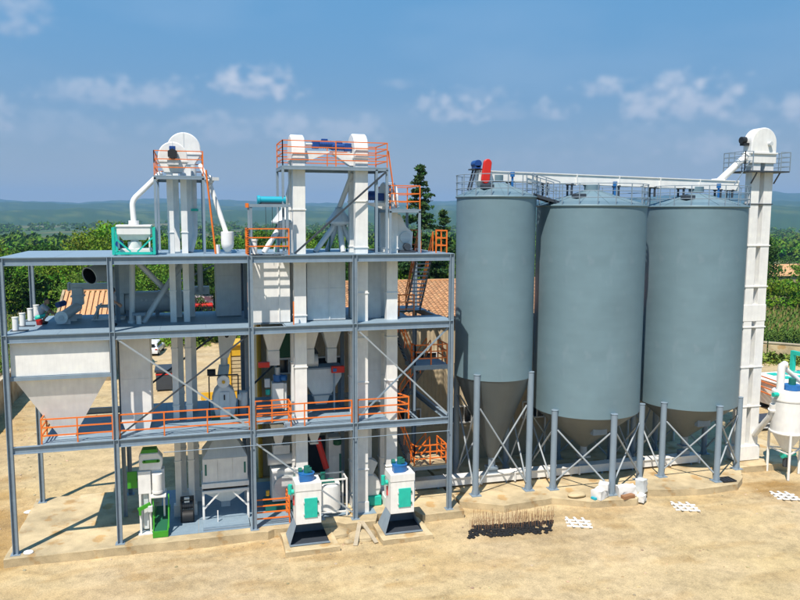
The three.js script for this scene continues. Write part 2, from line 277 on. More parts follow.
structure('silo_pad', slab([[20.95, -.9], [23.0, .25], [25.9, -.05], [27.6, .95], [30.2, 1.2], [31.4, .1], [34.2, .85], [36.9, .7], [38.0, -.2], [39.0, -1.6], [41.9, -1.6], [42.6, -.6], [44.5, -2.2], [44.5, -7.3], [20.95, -7.3]], -.9, -.03), M.concrete);
{ // blue painted chequer plates laid over the pad in the middle bays
  const f = thing('floor_plating', 'blue grey painted steel floor plates covering the pad under the middle bays', 'floor plates');
  const xs = [5.95, 7.75, 10.15, 12.1, 13.75, 15.05]; for (let i = 0; i < 5; i++) for (const [z0, z1] of [[-6.3, -3.4], [-3.39, -.2 - (i === 4 ? .3 : 0)]]) part('plate', bx(xs[i], xs[i + 1] - .012, .004, .014 + .002 * (i % 2), z0, z1), M.deck, f);
  part('plate', bx(15.3, 16.35, .004, .014, -3.4, -.35), M.deck, f);
}

// ───────────────────────── warehouse behind ─────────────────────────
function corrugated(x0, x1, y0, y1, z, amp = .025, pitch = .25) { // ribbed sheet facing +z
  const P = [], U = [], I = []; let k = 0; for (let x = x0; x < x1 - 1e-6; x += pitch) { for (const [f, d] of [[0, 0], [.3, 0], [.42, amp], [.88, amp]]) { const xx = Math.min(x + f * pitch, x1); P.push(xx, y0, z + d, xx, y1, z + d); U.push(xx, y0, xx, y1); k++; } } P.push(x1, y0, z, x1, y1, z); U.push(x1, y0, x1, y1); k++;
  for (let i = 0; i < k - 1; i++) I.push(2 * i, 2 * i + 2, 2 * i + 1, 2 * i + 1, 2 * i + 2, 2 * i + 3);
  let g = new THREE.BufferGeometry(); g.setAttribute('position', new THREE.Float32BufferAttribute(P, 3)); g.setAttribute('uv', new THREE.Float32BufferAttribute(U, 2)); g.setIndex(I); g = g.toNonIndexed(); g.computeVertexNormals(); return g;
}
function tiledRoof(x0, x1, zE, yE, zR, yR, pitch, rows, wave, flip = 1) { // overlapping courses of rounded tiles, eave to ridge
  const out = [], len = Math.hypot(zR - zE, yR - yE), n = Math.round((x1 - x0) / pitch), per = 4; const dz = (zR - zE) / rows, dy = (yR - yE) / rows, ny = Math.abs(zR - zE) / len;
  for (let r = 0; r < rows; r++) { const P = [], U = [], I = [], C = []; let k = 0; for (let i = 0; i < n; i++) { const t = .82 + .36 * hash(i, r, 7), h = hash(i, r, 11); for (let s = 0; s <= per; s++) { const f = s / per, x = x0 + (i + f) * pitch, w = wave * Math.sin(f * Math.PI) ** .8; for (const e of [0, 1.12]) P.push(x, yE + dy * (r + e) + w * ny + (e ? 0 : .03), zE + dz * (r + e)); U.push(x, r, x, r + 1); for (let q = 0; q < 2; q++) C.push(t, t * (.94 + .1 * h), t * (.9 + .16 * h)); if (s < per) I.push(k, k + 2, k + 1, k + 1, k + 2, k + 3); k += 2; } }
    const g = new THREE.BufferGeometry(); g.setAttribute('position', new THREE.Float32BufferAttribute(P, 3)); g.setAttribute('uv', new THREE.Float32BufferAttribute(U, 2)); g.setAttribute('color', new THREE.Float32BufferAttribute(C, 3)); g.setIndex(I); g.computeVertexNormals(); out.push(g); }
  return out;
}
{
  const W = thing('warehouse', 'long beige sheet clad warehouse with a terracotta tiled roof behind the silos', 'warehouse', [11.2, 0, -7.6]);
  const x0 = 11.2, x1 = 38.6, z = -7.6;
  const up_ = part('upper_cladding', corrugated(x0, x1, 2.1, 8.75, z), M.wallsheet, W);
  part('plinth_wall', bx(x0, x1, -.6, 2.1, z - .2, z + .04), M.wallsheet, W);
  part('end_wall', [bx(x0 + .02, x0 + .2, -.6, 8.7, -18.4, z - .02), bx(x1 - .2, x1 - .02, -.6, 8.7, -18.4, z - .02)], M.wallsheet, W);
  part('rear_wall', bx(x0, x1, -.6, 8.7, -18.6, -18.4), M.wallsheet, W);
  const roof = sub('roof', W); roof.userData = {};
  tiledRoof(x0 - .3, x1 + .3, z + .45, 8.8, -13, 10.5, .3, 20, .075).forEach((g) => part('tile_course', g, M.clay, roof));
  tiledRoof(x0 - .3, x1 + .3, -18.9, 8.8, -13, 10.5, .3, 6, .075).forEach((g) => part('tile_course', g, M.clay, roof));
  part('ridge', bar([x0 - .3, 10.55, -13], [x1 + .3, 10.55, -13], .3, .12), M.peach, roof);
  part('gutter', bar([x0, 8.72, z + .12], [x1, 8.72, z + .12], .14, .12), M.offwhite, W);
  const win = (x, y, w, h, n) => { const g = sub('window', W); part('pane', bx(x, x + w, y, y + h, z + .02, z + .035), M.glass, g); part('frame', [bx(x - .07, x + w + .07, y - .08, y, z, z + .11), bx(x - .07, x + w + .07, y + h, y + h + .08, z, z + .11), bx(x - .07, x, y, y + h, z, z + .11), bx(x + w, x + w + .07, y, y + h, z, z + .11)], M.white, g); for (let k = 1; k < n; k++) part('mullion', bx(x + w * k / n - .035, x + w * k / n + .035, y, y + h, z + .04, z + .1), M.white, g); };
  for (const x of [12.2, 14.6, 17.4, 20.3, 25.4, 28.4, 31.4, 34.4]) win(x, 5.9, 1.5, .75, 2);
  for (const x of [12.2, 15.4, 19.4, 22.7, 27.6, 30.8, 34.2]) win(x, 2.25, 1.4, .95, 3);
  part('door', bx(13.2, 15.0, -.1, 2.05, z + .045, z + .1), M.darksteel, W);
  for (const x of [11.2, 17.2, 23.0, 29, 35, 38.5]) part('downpipe', tube([x + .06, -.1, z + .16], [x + .06, 8.7, z + .16], x === 11.2 ? .13 : .06), x === 11.2 ? M.yellow : M.offwhite, W);
}
{ // yellow framed boarded hut behind the mill
  const Y = thing('boarded_hut', 'yellow framed hut with a pale plank front behind the steel frame', 'hut', [11.5, -.1, -26]);
  for (const x of [10.45, 12.5]) for (const z of [-26, -28.5]) part('corner_post', bx(x - .13, x + .13, -.2, 4.4 + (x > 12 ? .7 : 0), z - .13, z + .13), M.yellow, Y);
  part('lintel', bx(10.3, 12.64, 3.6, 4.45, -26.16, -26.0), M.yellow, Y); part('sill_beam', bx(8.2, 12.7, .1, .7, -26.2, -26.05), M.yellow, Y); for (const x of [8.4, 9.4]) part('sill_stub', bx(x - .1, x + .1, -.2, .1, -26.2, -26.05), M.yellow, Y);
  for (let k = 0; k < 9; k++) part('plank', bx(10.55, 12.4, .75 + k * .31, .75 + k * .31 + .25, -26.06 - .04 * (k % 2), -26.0 - .04 * (k % 2)), M.board, Y);
  for (let k = 0; k < 11; k++) part('side_plank', bx(10.42, 10.46, .2 + k * .36, .2 + k * .36 + .32, -28.35, -26.15), M.board, Y);
  part('roof', bx(10.2, 12.8, 4.46, 4.56, -28.8, -25.8), M.yellow, Y); part('rear_wall', bx(10.6, 12.35, 0, 4.2, -28.6, -28.54), M.board, Y);
}
{ // small house with a peach tiled roof, left rear
  const X0 = -3.7, X1 = 1.2, h = thing('tiled_house', 'low house with a ribbed peach tile roof behind the upper deck', 'house', [-1.3, -.3, -40]);
  part('wall', bx(X0 + .4, X1 - .4, -.8, 5.5, -45.5, -36.5), M.plaster, h); const rf = sub('roof', h);
  part('roof_deck', hopper([X0, X1, -41.1, -40.9, 7.55], [X0, X1, -46, -36, 5.45]), M.peach, rf);
  for (let i = 0; i < 11; i++) { const x = X0 + .22 + i * .45; part('tile_column', bar([x, 5.52, -35.95], [x, 7.66, -40.9], .26, .16), M.peach, rf); }
  part('verge', bar([X0 - .1, 5.5, -35.9], [X0 - .1, 7.72, -41], .22, .24), M.plaster, rf); part('ridge', bar([X0 - .1, 7.72, -41], [X1 + .1, 7.72, -41], .34, .18), M.peach, rf);
  for (const x of [-2.9, -.6]) { const w = part('window', bx(x, x + 1.3, 1.2, 2.8, -36.5, -36.45), M.glass, h); part('sill', bx(x - .1, x + 1.4, 1.05, 1.2, -36.5, -36.3), M.plaster, w); }
}
{ // boundary wall, far left
  const w = thing('boundary_wall', 'pale rendered boundary wall running back along the left of the yard', 'wall', [-6.2, -.2, -28]);
  for (let k = 0; k < 8; k++) part('panel', bx(-6.35, -6.15, -.5, 2.5, -52 + k * 4.6 + .05, -52 + k * 4.6 + 4.5), M.plaster, w);
  for (let k = 0; k <= 8; k++) part('pier', bx(-6.45, -6.05, -.5, 2.62, -52 + k * 4.6 - .2, -52 + k * 4.6 + .04), M.plaster, w);
  for (let k = 0; k < 8; k++) part('coping', bx(-6.42, -6.08, 2.505, 2.58, -52 + k * 4.6 + .06, -52 + k * 4.6 + 4.38), M.paleconc, w);
}

// ───────────────────────── silos ─────────────────────────
const siloLabels = ['narrow grey steel silo with a deep cone bottom beside the building frame', 'wide grey steel silo in the middle of the three silos', 'wide grey steel silo beside the tall white elevator'];
const SILOS = [[23.6, -3.0, 2.12, 15.85, 6.2, 1.45, 4, Math.PI / 4], [29.2, -2.8, 2.98, 15.42, 4.06, 1.7, 6, 0], [36.05, -2.95, 2.84, 15.42, 3.98, 1.7, 6, 0]];
SILOS.forEach(([cx, cz, R, top, bot, tip, nl, ph], si) => {
  const S = thing('silo', siloLabels[si], 'silo', [cx, -.03, cz], 'grey storage silos');
  const n = 7, hC = (top - bot) / n;
  for (let i = 0; i < n; i++) { const r = R, y = bot + i * hC; part('shell_course', lathe([[r, y], [r, y + hC - .001]], [cx, 0, cz], 72), M.silo, S); }
  for (let i = 1; i < n; i++) part('weld_seam', lathe([[R - .004, -.02], [R + .0035, 0], [R - .004, .02]], [cx, bot + i * hC - .004, cz], 72), M.silo, S);
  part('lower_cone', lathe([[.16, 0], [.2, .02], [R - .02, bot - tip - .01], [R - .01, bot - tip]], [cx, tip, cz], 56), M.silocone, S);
  part('outlet', [tube([cx, tip - .55, cz], [cx, tip + .1, cz], .2), bx(cx - .3, cx + .3, tip - .62, tip - .5, cz - .3, cz + .3)], M.steel, S);
  if (si) part('inspection_box', bx(cx - .55, cx + .3, bot - 1.15, bot - .55, cz + R * .55, cz + R * .66, .02), M.steel, S);
  part('eave_ring', lathe([[R, -.07], [R + .06, -.07], [R + .06, .02], [R, .02]], [cx, top, cz], 64), M.silo, S);
  const rf = part('roof_cone', lathe([[R + .05, 0], [.5, .70 + si % 2 * .08], [.45, .71 + si % 2 * .08]], [cx, top + .02, cz], 48), M.silo, S);
  for (let k = 0; k < 12; k++) { const a = k / 12 * 6.283 + .2; part('roof_rib', bar([cx + Math.cos(a) * (R - .02), top + .05, cz + Math.sin(a) * (R - .02)], [cx + Math.cos(a) * .5, top + .73 + si % 2 * .08, cz + Math.sin(a) * .5], .03, .02), M.silo, rf); }
  part('filling_neck', tube([cx, top + .8, cz], [cx, top + 1.15, cz], .42), M.silo, S);
  part('roof_hatch', bx(cx - R * .55, cx - R * .55 + .6, top + .4, top + .62, cz + R * .25, cz + R * .25 + .55, .03), M.darksteel, S);
  part('level_sensor', [tube([cx + R * .3, top + .5, cz + R * .3], [cx + R * .3, top + 1.1, cz + R * .3], .06), tube([cx + R * .3, top + 1.05, cz + R * .3], [cx + R * .3, top + 1.3, cz + R * .3], .12)], M.skyblue, S);
  // guard rail round the roof
  const g = sub('guard_rail', S), np = si ? 20 : 16, rr_ = R + .03;
  for (const y of [.38, .72, 1.1]) { const t = new THREE.TorusGeometry(rr_, .022, 6, 72); t.rotateX(Math.PI / 2); t.translate(cx, top + .02 + y, cz); part('rail', t, M.steel, g); }
  for (let k = 0; k < np; k++) { const a = (k + .3) / np * 6.283; part('post', tube([cx + Math.cos(a) * rr_, top, cz + Math.sin(a) * rr_], [cx + Math.cos(a) * rr_, top + 1.13, cz + Math.sin(a) * rr_], .026, .026, 6), M.steel, g); }
  // legs with base plates and crossed braces
  const lr = si ? R + .13 : R + .06, L = []; const legTop = bot + .32;
  for (let k = 0; k < nl; k++) { const a = ph + Math.PI / 2 + k / nl * 6.283; const x = cx + Math.cos(a) * lr, z = cz + Math.sin(a) * lr; L.push([x, z]); const lg = part('leg', tube([x, 0, z], [x, legTop, z], .17, .17, 18), M.steel, S);
    part('base_plate', bx(x - .27, x + .27, -.03, .012, z - .27, z + .27), M.steel, lg); for (const [dx, dz] of [[1, 0], [0, 1]]) part('gusset', prism([[-.26, .01], [.26, .01], [.17, .34], [-.17, .34]], -.012, .012).rotateY(dx ? 0 : Math.PI / 2).translate(x, 0, z), M.steel, lg); part('cap_plate', tube([x, legTop, z], [x, legTop + .02, z], .19, .19, 18), M.steel, lg); }
  for (let k = 0; k < nl; k++) { const [xa, za] = L[k], [xb, zb] = L[(k + 1) % nl]; const d = Math.hypot(xb - xa, zb - za), ux = (xb - xa) / d * .17, uz = (zb - za) / d * .17, ox = uz * .3, oz = -ux * .3; const hi = si ? bot - .75 : bot - 1.5;
    part('brace', tube([xa + ux + ox, .45, za + uz + oz], [xb - ux + ox, hi, zb - uz + oz], .05, .05, 8), M.brace, S); part('brace', tube([xa + ux - ox, hi, za + uz - oz], [xb - ux - ox, .45, zb - uz - oz], .05, .05, 8), M.brace, S); }
});
{ // short stair between the roofs of the first two silos
  const s = thing('roof_stair', 'small grey stair bridging the first and second silo roofs', 'stair', [25.8, 15.5, -1.6]);
  const A = [25.15, 15.98, -2.2], B = [26.75, 15.55, -2.2];
  for (const dz of [-.35, .35]) { part('stringer', bar([A[0], A[1], A[2] + dz], [B[0], B[1], B[2] + dz], .04, .16), M.darksteel, s); part('handrail', bar([A[0], A[1] + 1.1, A[2] + dz], [B[0], B[1] + 1.1, B[2] + dz], .045), M.steel, s); part('handrail', bar([A[0], A[1] + .6, A[2] + dz], [B[0], B[1] + .6, B[2] + dz], .04), M.steel, s); for (const t of [0, .5, 1]) part('post', bar([mix(A[0], B[0], t), mix(A[1], B[1], t), A[2] + dz], [mix(A[0], B[0], t), mix(A[1], B[1], t) + 1.1, A[2] + dz], .04), M.steel, s); }
  for (let k = 0; k < 6; k++) { const t = (k + .5) / 6; part('tread', bx(mix(A[0], B[0], t) - .13, mix(A[0], B[0], t) + .13, mix(A[1], B[1], t) - .02, mix(A[1], B[1], t) + .02, A[2] - .33, A[2] + .33), M.darksteel, s); }
}
{ // drag conveyor over the silo roofs
  const c = thing('top_conveyor', 'long white enclosed conveyor lying across the silo roofs', 'conveyor', [23, 16.6, -2.95]);
  const x0 = 22.95, x1 = 38.7; const yA = (x) => mix(16.92, 16.64, (x - x0) / (x1 - x0)); const n = 6;
  for (let i = 0; i < n; i++) { const a = mix(x0, x1, i / n), b = mix(x0, x1, (i + 1) / n) - .02; part('trough_section', bar([a, yA(a), -2.95], [b, yA(b), -2.95], .55, .5), M.white, c); part('cover', bar([a, yA(a) + .275, -2.95], [b, yA(b) + .275, -2.95], .66, .05), M.white, c); part('flange', bar([b - .02, yA(b), -2.95], [b + .03, yA(b), -2.95], .68, .62), M.white, c); }
  part('head_box', [bx(22.45, 23.1, 16.6, 17.3, -3.3, -2.6, .04), hopper([22.5, 23.3, -3.25, -2.65, 16.6], [22.7, 23.4, -3.1, -2.8, 16.1])], M.white, c);
  for (const x of [24.4, 26.5, 28.0, 30.9, 33.2, 35.1, 37.6, 38.4]) part('support', [bx(x - .12, x - .04, 15.95, yA(x) - .24, -3.25, -3.15), bx(x - .12, x - .04, 15.95, yA(x) - .24, -2.75, -2.65), bx(x - .14, x - .02, yA(x) - .3, yA(x) - .22, -3.3, -2.6)], M.darksteel, c);
  for (const x of [29.2, 36.05]) part('outlet', hopper([x - .35, x + .35, -3.2, -2.7, yA(x) - .25], [x - .25, x + .25, -3.15, -2.75, 16.45]), M.board, c);
  const o = []; for (let i = 0; i <= 12; i++) { const a = Math.PI * i / 12; o.push([.22 * Math.cos(a), .62 + .22 * Math.sin(a)]); } for (let i = 0; i <= 12; i++) { const a = Math.PI + Math.PI * i / 12; o.push([.22 * Math.cos(a), -.22 + .22 * Math.sin(a)]); }
  part('belt_guard', prism(o, -.1, .1, .03).rotateZ(-.12).translate(22.7, 16.95, -2.3), M.red, c);
  part('motor', [tube([22.35, 17.55, -3.1], [22.35, 17.55, -2.5], .2), bx(22.2, 22.5, 17.3, 17.45, -3.1, -2.5), tube([22.35, 17.55, -3.2], [22.35, 17.55, -3.1], .15)], M.blue, c);
  part('motor_mount', [bar([22.0, 16.2, -2.7], [22.3, 17.3, -2.7], .08), bar([22.0, 16.2, -3.1], [22.3, 17.3, -3.1], .08), bx(22.05, 22.7, 17.24, 17.3, -3.2, -2.6)], M.darksteel, c);
}
{ // white conveyor under the silos
  const c = thing('bottom_conveyor', 'long white trough conveyor on the ground under the silos', 'conveyor', [19.3, 0, -3.0]);
  const n = 9, x0 = 18.9, x1 = 37.0; for (let i = 0; i < n; i++) { const a = mix(x0, x1, i / n), b = mix(x0, x1, (i + 1) / n) - .03; part('trough_section', bx(a, b, .1, .52, -3.25, -2.75, .01), M.white, c); part('cover', bx(a - .003, b + .01, .523, .57, -3.32, -2.68), M.white, c); part('flange', bx(b - .03, b + .04, .06, .6, -3.36, -2.64), M.offwhite, c); for (const z of [-3.15, -2.85]) part('foot', bx(b - .5, b - .42, -.03, .1, z - .05, z + .05), M.steel, c); }
  for (const x of [23.6, 29.2, 36.05]) part('inlet', bx(x - .3, x + .3, .575, .86, -3.2, -2.8), M.steel, c);
}
function drumHead(cx, cy, r, z0, z1, skirt) { const o = halfDisc(cx, cy, r, 0, 0, 22); o.push([cx - r, cy - skirt]); o.push([cx + r, cy - skirt]); return o; }
{ // tall white elevator on the right
  const e = thing('bucket_elevator', 'tall white twin leg bucket elevator standing right of the silos', 'elevator', [40.3, -.03, -2.9]);
  for (const [a, b] of [[39.56, 40.14], [40.46, 41.06]]) { const t = sub('trunk', e); for (let k = 0; k < 7; k++) part('casing_section', bx(a, b, .9 + k * 2.45, .9 + (k + 1) * 2.45 - .012, -3.15, -2.62, .015), M.white, t); }
  for (let k = 0; k <= 7; k++) { const y = .9 + k * 2.45; part('flange', bx(39.5, 41.12, y - .03, y + .03, -3.19, -2.58), k === 6 ? M.darksteel : M.white, e); }
  part('boot', [bx(39.4, 41.15, 0, .9, -3.3, -2.5, .03), bx(39.2, 39.5, .25, .7, -3.1, -2.7)], M.white, e);
  part('inspection_section', bx(39.5, 41.1, 8.6, 9.6, -3.17, -2.6, .02), M.white, e);
  part('head', [prism(drumHead(40.22, 19.15, .88, 0, 0, .62), -3.25, -2.5, .05), bx(39.3, 41.12, 18.0, 18.54, -3.22, -2.53)], M.white, e); part('head_band', bx(39.28, 41.16, 18.52, 18.6, -3.3, -2.45), M.white, e);
  part('head_shaft', tube([40.55, 19.1, -2.6], [40.55, 19.1, -2.3], .12), M.galv, e);
  part('motor', [tube([39.2, 19.3, -2.9], [38.9, 19.3, -2.9], .2), bx(39.0, 39.4, 19.0, 19.14, -3.1, -2.7)], M.black, e);
  part('platform', bx(38.95, 41.75, 17.44, 17.52, -3.9, -2.1), M.darksteel, e); for (const x of [39.5, 41.1]) part('bracket', [bar([x, 16.8, -2.6], [x, 17.4, -2.15], .06)], M.darksteel, e);
  railing(e, [[38.6, 17.5, -2.1], [39.15, 17.5, -2.1]], M.steel, { step: .5, w: .04, rails: 4 }); railing(e, [[41.1, 17.5, -2.1], [41.75, 17.5, -2.1], [41.75, 17.5, -3.9], [38.95, 17.5, -3.9], [38.6, 17.5, -3.9], [38.6, 17.5, -2.1]], M.steel, { step: .8, w: .04, rails: 4 });
  const p = thing('spout_pipe', 'white sloping pipe from the tall elevator head to the top conveyor', 'pipe', [37.5, 16.8, -2.95]);
  part('tube', tube([37.5, 16.85, -2.95], [39.45, 18.5, -2.9], .2), M.white, p); part('flange', tube([39.3, 18.37, -2.9], [39.38, 18.44, -2.9], .28), M.white, p); part('collar', hopper([37.25, 37.75, -3.2, -2.7, 17.05], [37.2, 37.8, -3.2, -2.7, 16.9]), M.white, p);
  part('stay', bar([38.2, 16.7, -2.4], [39.2, 18.1, -2.4], .05), M.steel, p);
}

// ───────────────────────── the steel frame ─────────────────────────
const L1 = 4.84, L2 = 9.70, L3 = 13.0, XS = [0, 4.30, 10.30, 15.18, 20.05], ZR = -6.28;
{
  const F = thing('open_mill_building', 'open three storey blue grey steel framed mill building', 'building', [0, 0, 0]);
  for (const x of XS) for (const z of [0, ZR]) { const p = part('post', ibeam([x, .02, z], [x, L3 - .005, z], .22, .22, .02).rotateY(0), M.steel, F); part('base_plate', bx(x - .2, x + .2, 0, .022, z - .2, z + .2), M.steel, p); }
  for (const x of [4.3, 10.3, 15.18]) part('post', ibeam([x, .02, -3.14], [x, L3 - .1, -3.14], .18, .18, .02), M.steel, F);
  for (const [y, x0] of [[L1, 0], [L2, 0], [L3, 0]]) for (const z of [0, ZR]) for (let i = 0; i < 4; i++) part('beam', ibeam([XS[i] + .115, y - .19, z], [XS[i + 1] - .115, y - .19, z], .32, .16), M.steel, F);
  for (const y of [L1, L2, L3]) for (const x of XS) if (!(y === L1 && x === 0)) part('cross_beam', ibeam([x, y - .19, -.115], [x, y - .19, ZR + .115], .3, .15), M.steel, F);
  for (const y of [L1, L2, L3]) for (const x of [2.1, 6.3, 8.3, 11.9, 13.5, 16.8, 18.4]) if (!(y === L1 && x === 16.8)) part('joist', ibeam([x, y - .13, -.1], [x, y - .13, ZR + .1], .16, .1), M.steel, F);
  // decks, one plate to each strip between joists
  const plate = (x0, x1, y, z0 = ZR - .08, z1 = .09) => part('deck_plate', bx(x0 + .004, x1 - .004, y - .028, y, z0, z1), M.deck, F);
  const strips = [0, 2.1, 4.3, 6.3, 8.3, 10.3, 11.9, 13.5, 15.18, 16.8, 18.4, 20.05];
  for (let i = 0; i < 11; i++) { const a = strips[i] - (i ? 0 : .1), b = strips[i + 1] + (i === 10 ? .1 : 0); const well = i === 5; if (i < 9) plate(a, b, L3, ZR - .08, well ? -.98 : .09); else plate(a, b, L3, -2.3, .09); if (i < 10) plate(a, b, L2, ZR - .08, well ? -.98 : .09); else { plate(a, b, L2, -2.0, .09); plate(a, b, L2, ZR - .08, -4.25); } if (i > 0 && i < 8) plate(i === 1 ? 1.2 : a, b, L1, i === 1 ? -4.6 : ZR - .08, well ? -.98 : .09); }
  plate(15.18, 16.9, L1, -3.2, .09);
  // diagonal braces: flat sections in the front plane and behind
  const br = (a, b, w = .075, m = M.brace) => part('brace', bar(a, b, .05, w), m, F);
  br([4.45, 9.4, .03], [10.15, 5.0, .03]); br([4.45, 5.0, -.05], [10.15, 9.3, -.05], .075, M.darksteel);
  br([15.3, 9.4, .03], [19.9, 5.0, .03]); br([15.3, 5.0, -.05], [19.9, 9.3, -.05], .075, M.steel);
  br([10.4, 4.2, .03], [15.05, .35, .03]); br([10.4, 5.2, ZR], [15.0, 9.4, ZR], .1, M.darksteel); br([4.4, 5.1, ZR], [10.2, 9.4, ZR], .1, M.darksteel);
  br([4.4, 10.0, ZR], [10.2, 12.8, ZR], .08, M.steel);
  // orange guard rails of the first deck
  railing(F, [[1.25, L1, -2.6], [1.25, L1, -.05], [4.16, L1, -.05]], M.orange, { step: 1.45, h: 1.1 }); railing(F, [[4.46, L1, -.05], [10.15, L1, -.05]], M.orange, { step: 1.95 }); railing(F, [[10.45, L1, -.05], [15.03, L1, -.05]], M.orange, { step: 2.3 }); railing(F, [[15.33, L1, -.05], [17.9, L1, -.05], [17.4, L1, -1.4]], M.orange, { step: 2.4 });
  railing(F, [[10.5, L1, -1.0], [12.1, L1, -1.0], [12.1, L1, -.1]], M.orange, { step: .9 });
  railing(F, [[10.42, .02, -.35], [12.0, .02, -.3], [12.0, .02, -1.6]], M.orange, { step: 1.7, h: 1.25, rails: 4 }); 
  // second deck: short rails by the stair, third deck: rails round the stair opening
  railing(F, [[17.9, L2, -2.9], [17.9, L2, -1.9], [18.7, L2, -1.9]], M.orange, { step: .6 }); railing(F, [[18.75, L3, -2.2], [18.75, L3, -1.0]], M.orange, { step: 1.2 }); railing(F, [[18.0, L3, -2.2], [18.75, L3, -2.2]], M.orange, { step: .7 }); railing(F, [[19.4, L3, -.5], [19.95, L3, -.5], [19.95, L3, -2.2]], M.orange, { step: 1.1 });
  part('handrail', bar([12.3, L2, -.25], [12.3, L2 + 1.1, -.25], .05), M.orange, F);
  part('conduit', [tube([6.3, 4.12, .14], [20.0, 4.12, .14], .02, .02, 6)], M.steel, F);
}

// ───────────────────────── stairs in the right bay ─────────────────────────
const stairLabels = { };
function flight(T, a, b, w, rail = true, name = 'flight') { // a bottom, b top (x,y,z), running along x; width along z
  const f = sub('flight', T), n = Math.round((b[1] - a[1]) / .21), z0 = a[2] - w / 2, z1 = a[2] + w / 2;
  for (const z of [z0, z1]) part('stringer', bar([a[0], a[1], z], [b[0], b[1], z], .04, .2), M.darksteel, f);
  for (let k = 1; k < n; k++) { const x = mix(a[0], b[0], k / n), y = mix(a[1], b[1], k / n); part('tread', bx(x - .13, x + .13, y - .02, y + .015, z0 + .02, z1 - .02), M.steel, f); }
  if (rail) for (const z of [z0, z1]) { for (const h of [1.0, .55]) part('handrail', bar([a[0], a[1] + h, z], [b[0], b[1] + h, z], .05), M.orange, f); const m = Math.max(2, Math.round((b[1] - a[1]) / .9)); for (let k = 0; k <= m; k++) { const x = mix(a[0], b[0], k / m), y = mix(a[1], b[1], k / m); part('baluster', bar([x, y, z], [x, y + 1.0, z], .045), M.orange, f); } }
}
{
  const S = thing('staircase', 'steel staircase with orange handrails climbing the right bay of the frame', 'staircase', [18.5, 0, -2.4]);
  for (const [b, m, t] of [[0, 1.9, L1], [L1, 7.2, L2]]) {
    const ld = sub('landing', S); part('landing_floor', bx(18.55, 20.4, m - .05, m, -3.0, -1.35), b ? M.deck : M.board, ld); part('landing_beam', [bx(18.55, 20.4, m - .24, m - .055, -1.43, -1.35), bx(18.55, 18.63, m - .24, m - .055, -3.0, -1.44), bx(18.64, 20.4, m - .24, m - .055, -3.0, -2.92)], M.steel, ld);
    for (const [x, z] of [[18.6, -1.4]]) part('landing_post', bx(x - .05, x + .05, b, m - .24, z - .05, z + .05), M.steel, ld);
    railing(ld, [[18.62, m, -1.4], [20.35, m, -1.4], [20.35, m, -2.9]], M.orange, { step: .95, h: 1.05 }); railing(ld, [[18.62, m, -1.4], [18.62, m, -1.95]], M.orange, { step: .5, h: 1.05 });
    flight(S, [18.3, b, -3.45], [20.0, m, -3.45], .7); flight(S, [18.6, m, -2.4], [17.5, t, -2.4], .8);
  }
  const f = sub('flight', S), zA = -4.3, zB = -2.1, xa = 18.95, xb = 19.75, n = 15; // top flight climbs towards the front
  for (const x of [xa, xb]) { part('stringer', bar([x, L2, zA], [x, L3, zB], .04, .2), M.darksteel, f); for (const h of [1.0, .55]) part('handrail', bar([x, L2 + h, zA], [x, L3 + h, zB], .05), M.orange, f); for (let k = 0; k <= 3; k++) part('baluster', bar([x, mix(L2, L3, k / 3), mix(zA, zB, k / 3)], [x, mix(L2, L3, k / 3) + 1, mix(zA, zB, k / 3)], .045), M.orange, f); }
  for (let k = 1; k < n; k++) { const y = mix(L2, L3, k / n), z = mix(zA, zB, k / n); part('tread', bx(xa + .02, xb - .02, y - .03, y + .02, z - .12, z + .12), M.steel, f); }
}

// ───────────────────────── bucket elevators in the frame ─────────────────────────
// legs side by side along x (wide heads) or one behind the other along z (narrow heads)
function elevatorZ(name, label, x0, x1, zf, yTop, base, dep = .42) {
  const e = thing(name, label, 'elevator', [(x0 + x1) / 2, base, zf - .8], 'white bucket elevators in the frame'); const hY = yTop - 1.05;
  for (const [za, zb] of [[zf - dep, zf], [zf - 1.75, zf - 1.33]]) { const t = sub('trunk', e); const n = Math.round((hY - base) / 2.35); for (let k = 0; k < n; k++) { const a = mix(base + .02, hY, k / n), b = mix(base + .02, hY, (k + 1) / n) - .01; part('casing_section', bx(x0, x1, a, b, za, zb, .012), M.white, t); if (k) part('flange', bx(x0 - .035, x1 + .035, a - .035, a + .02, za - .035, zb + .035), M.offwhite, t); } }
  part('boot', [bx(x0 - .04, x1 + .04, base, base + .55, zf - 1.8, zf + .04, .015)], M.offwhite, e);
  const r = .9, cz = zf - .87, o = [[cz - r, hY - .15]]; for (let i = 14; i >= 0; i--) { const a = Math.PI * i / 14; o.push([cz + r * Math.cos(a), hY + .12 + r * Math.sin(a)]); } o.push([cz + r, hY - .15]);
  part('head', prism(o, 0, x1 - x0 + .06, .05).rotateY(-Math.PI / 2).translate(x1 + .03, 0, 0), M.white, e);
  part('head_band', bx(x0 - .05, x1 + .05, hY - .19, hY - .12, zf - 1.8, zf + .06), M.offwhite, e);
  return e;
}
function gearMotor(e, x, y, z, s, m) { // horizontal motor pointing along x
  const g = sub('motor', e); part('motor_body', [tube([x, y, z], [x + .62 * s, y, z], .17), tube([x + .62 * s, y, z], [x + .72 * s, y, z], .14), bx(Math.min(x + .1 * s, x + .4 * s), Math.max(x + .1 * s, x + .4 * s), y + .14, y + .27, z - .1, z + .1, .02)], m, g);
  for (let k = 0; k < 5; k++) part('cooling_fin', tube([x + (.08 + k * .11) * s, y, z], [x + (.1 + k * .11) * s, y, z], .195), m, g);
  part('gearbox', [bx(Math.min(x, x - .34 * s), Math.max(x, x - .34 * s), y - .2, y + .17, z - .19, z + .19, .04)], m, g); part('shaft', tube([x - .34 * s, y, z], [x - .75 * s, y, z], .06), M.galv, g); return g;
}
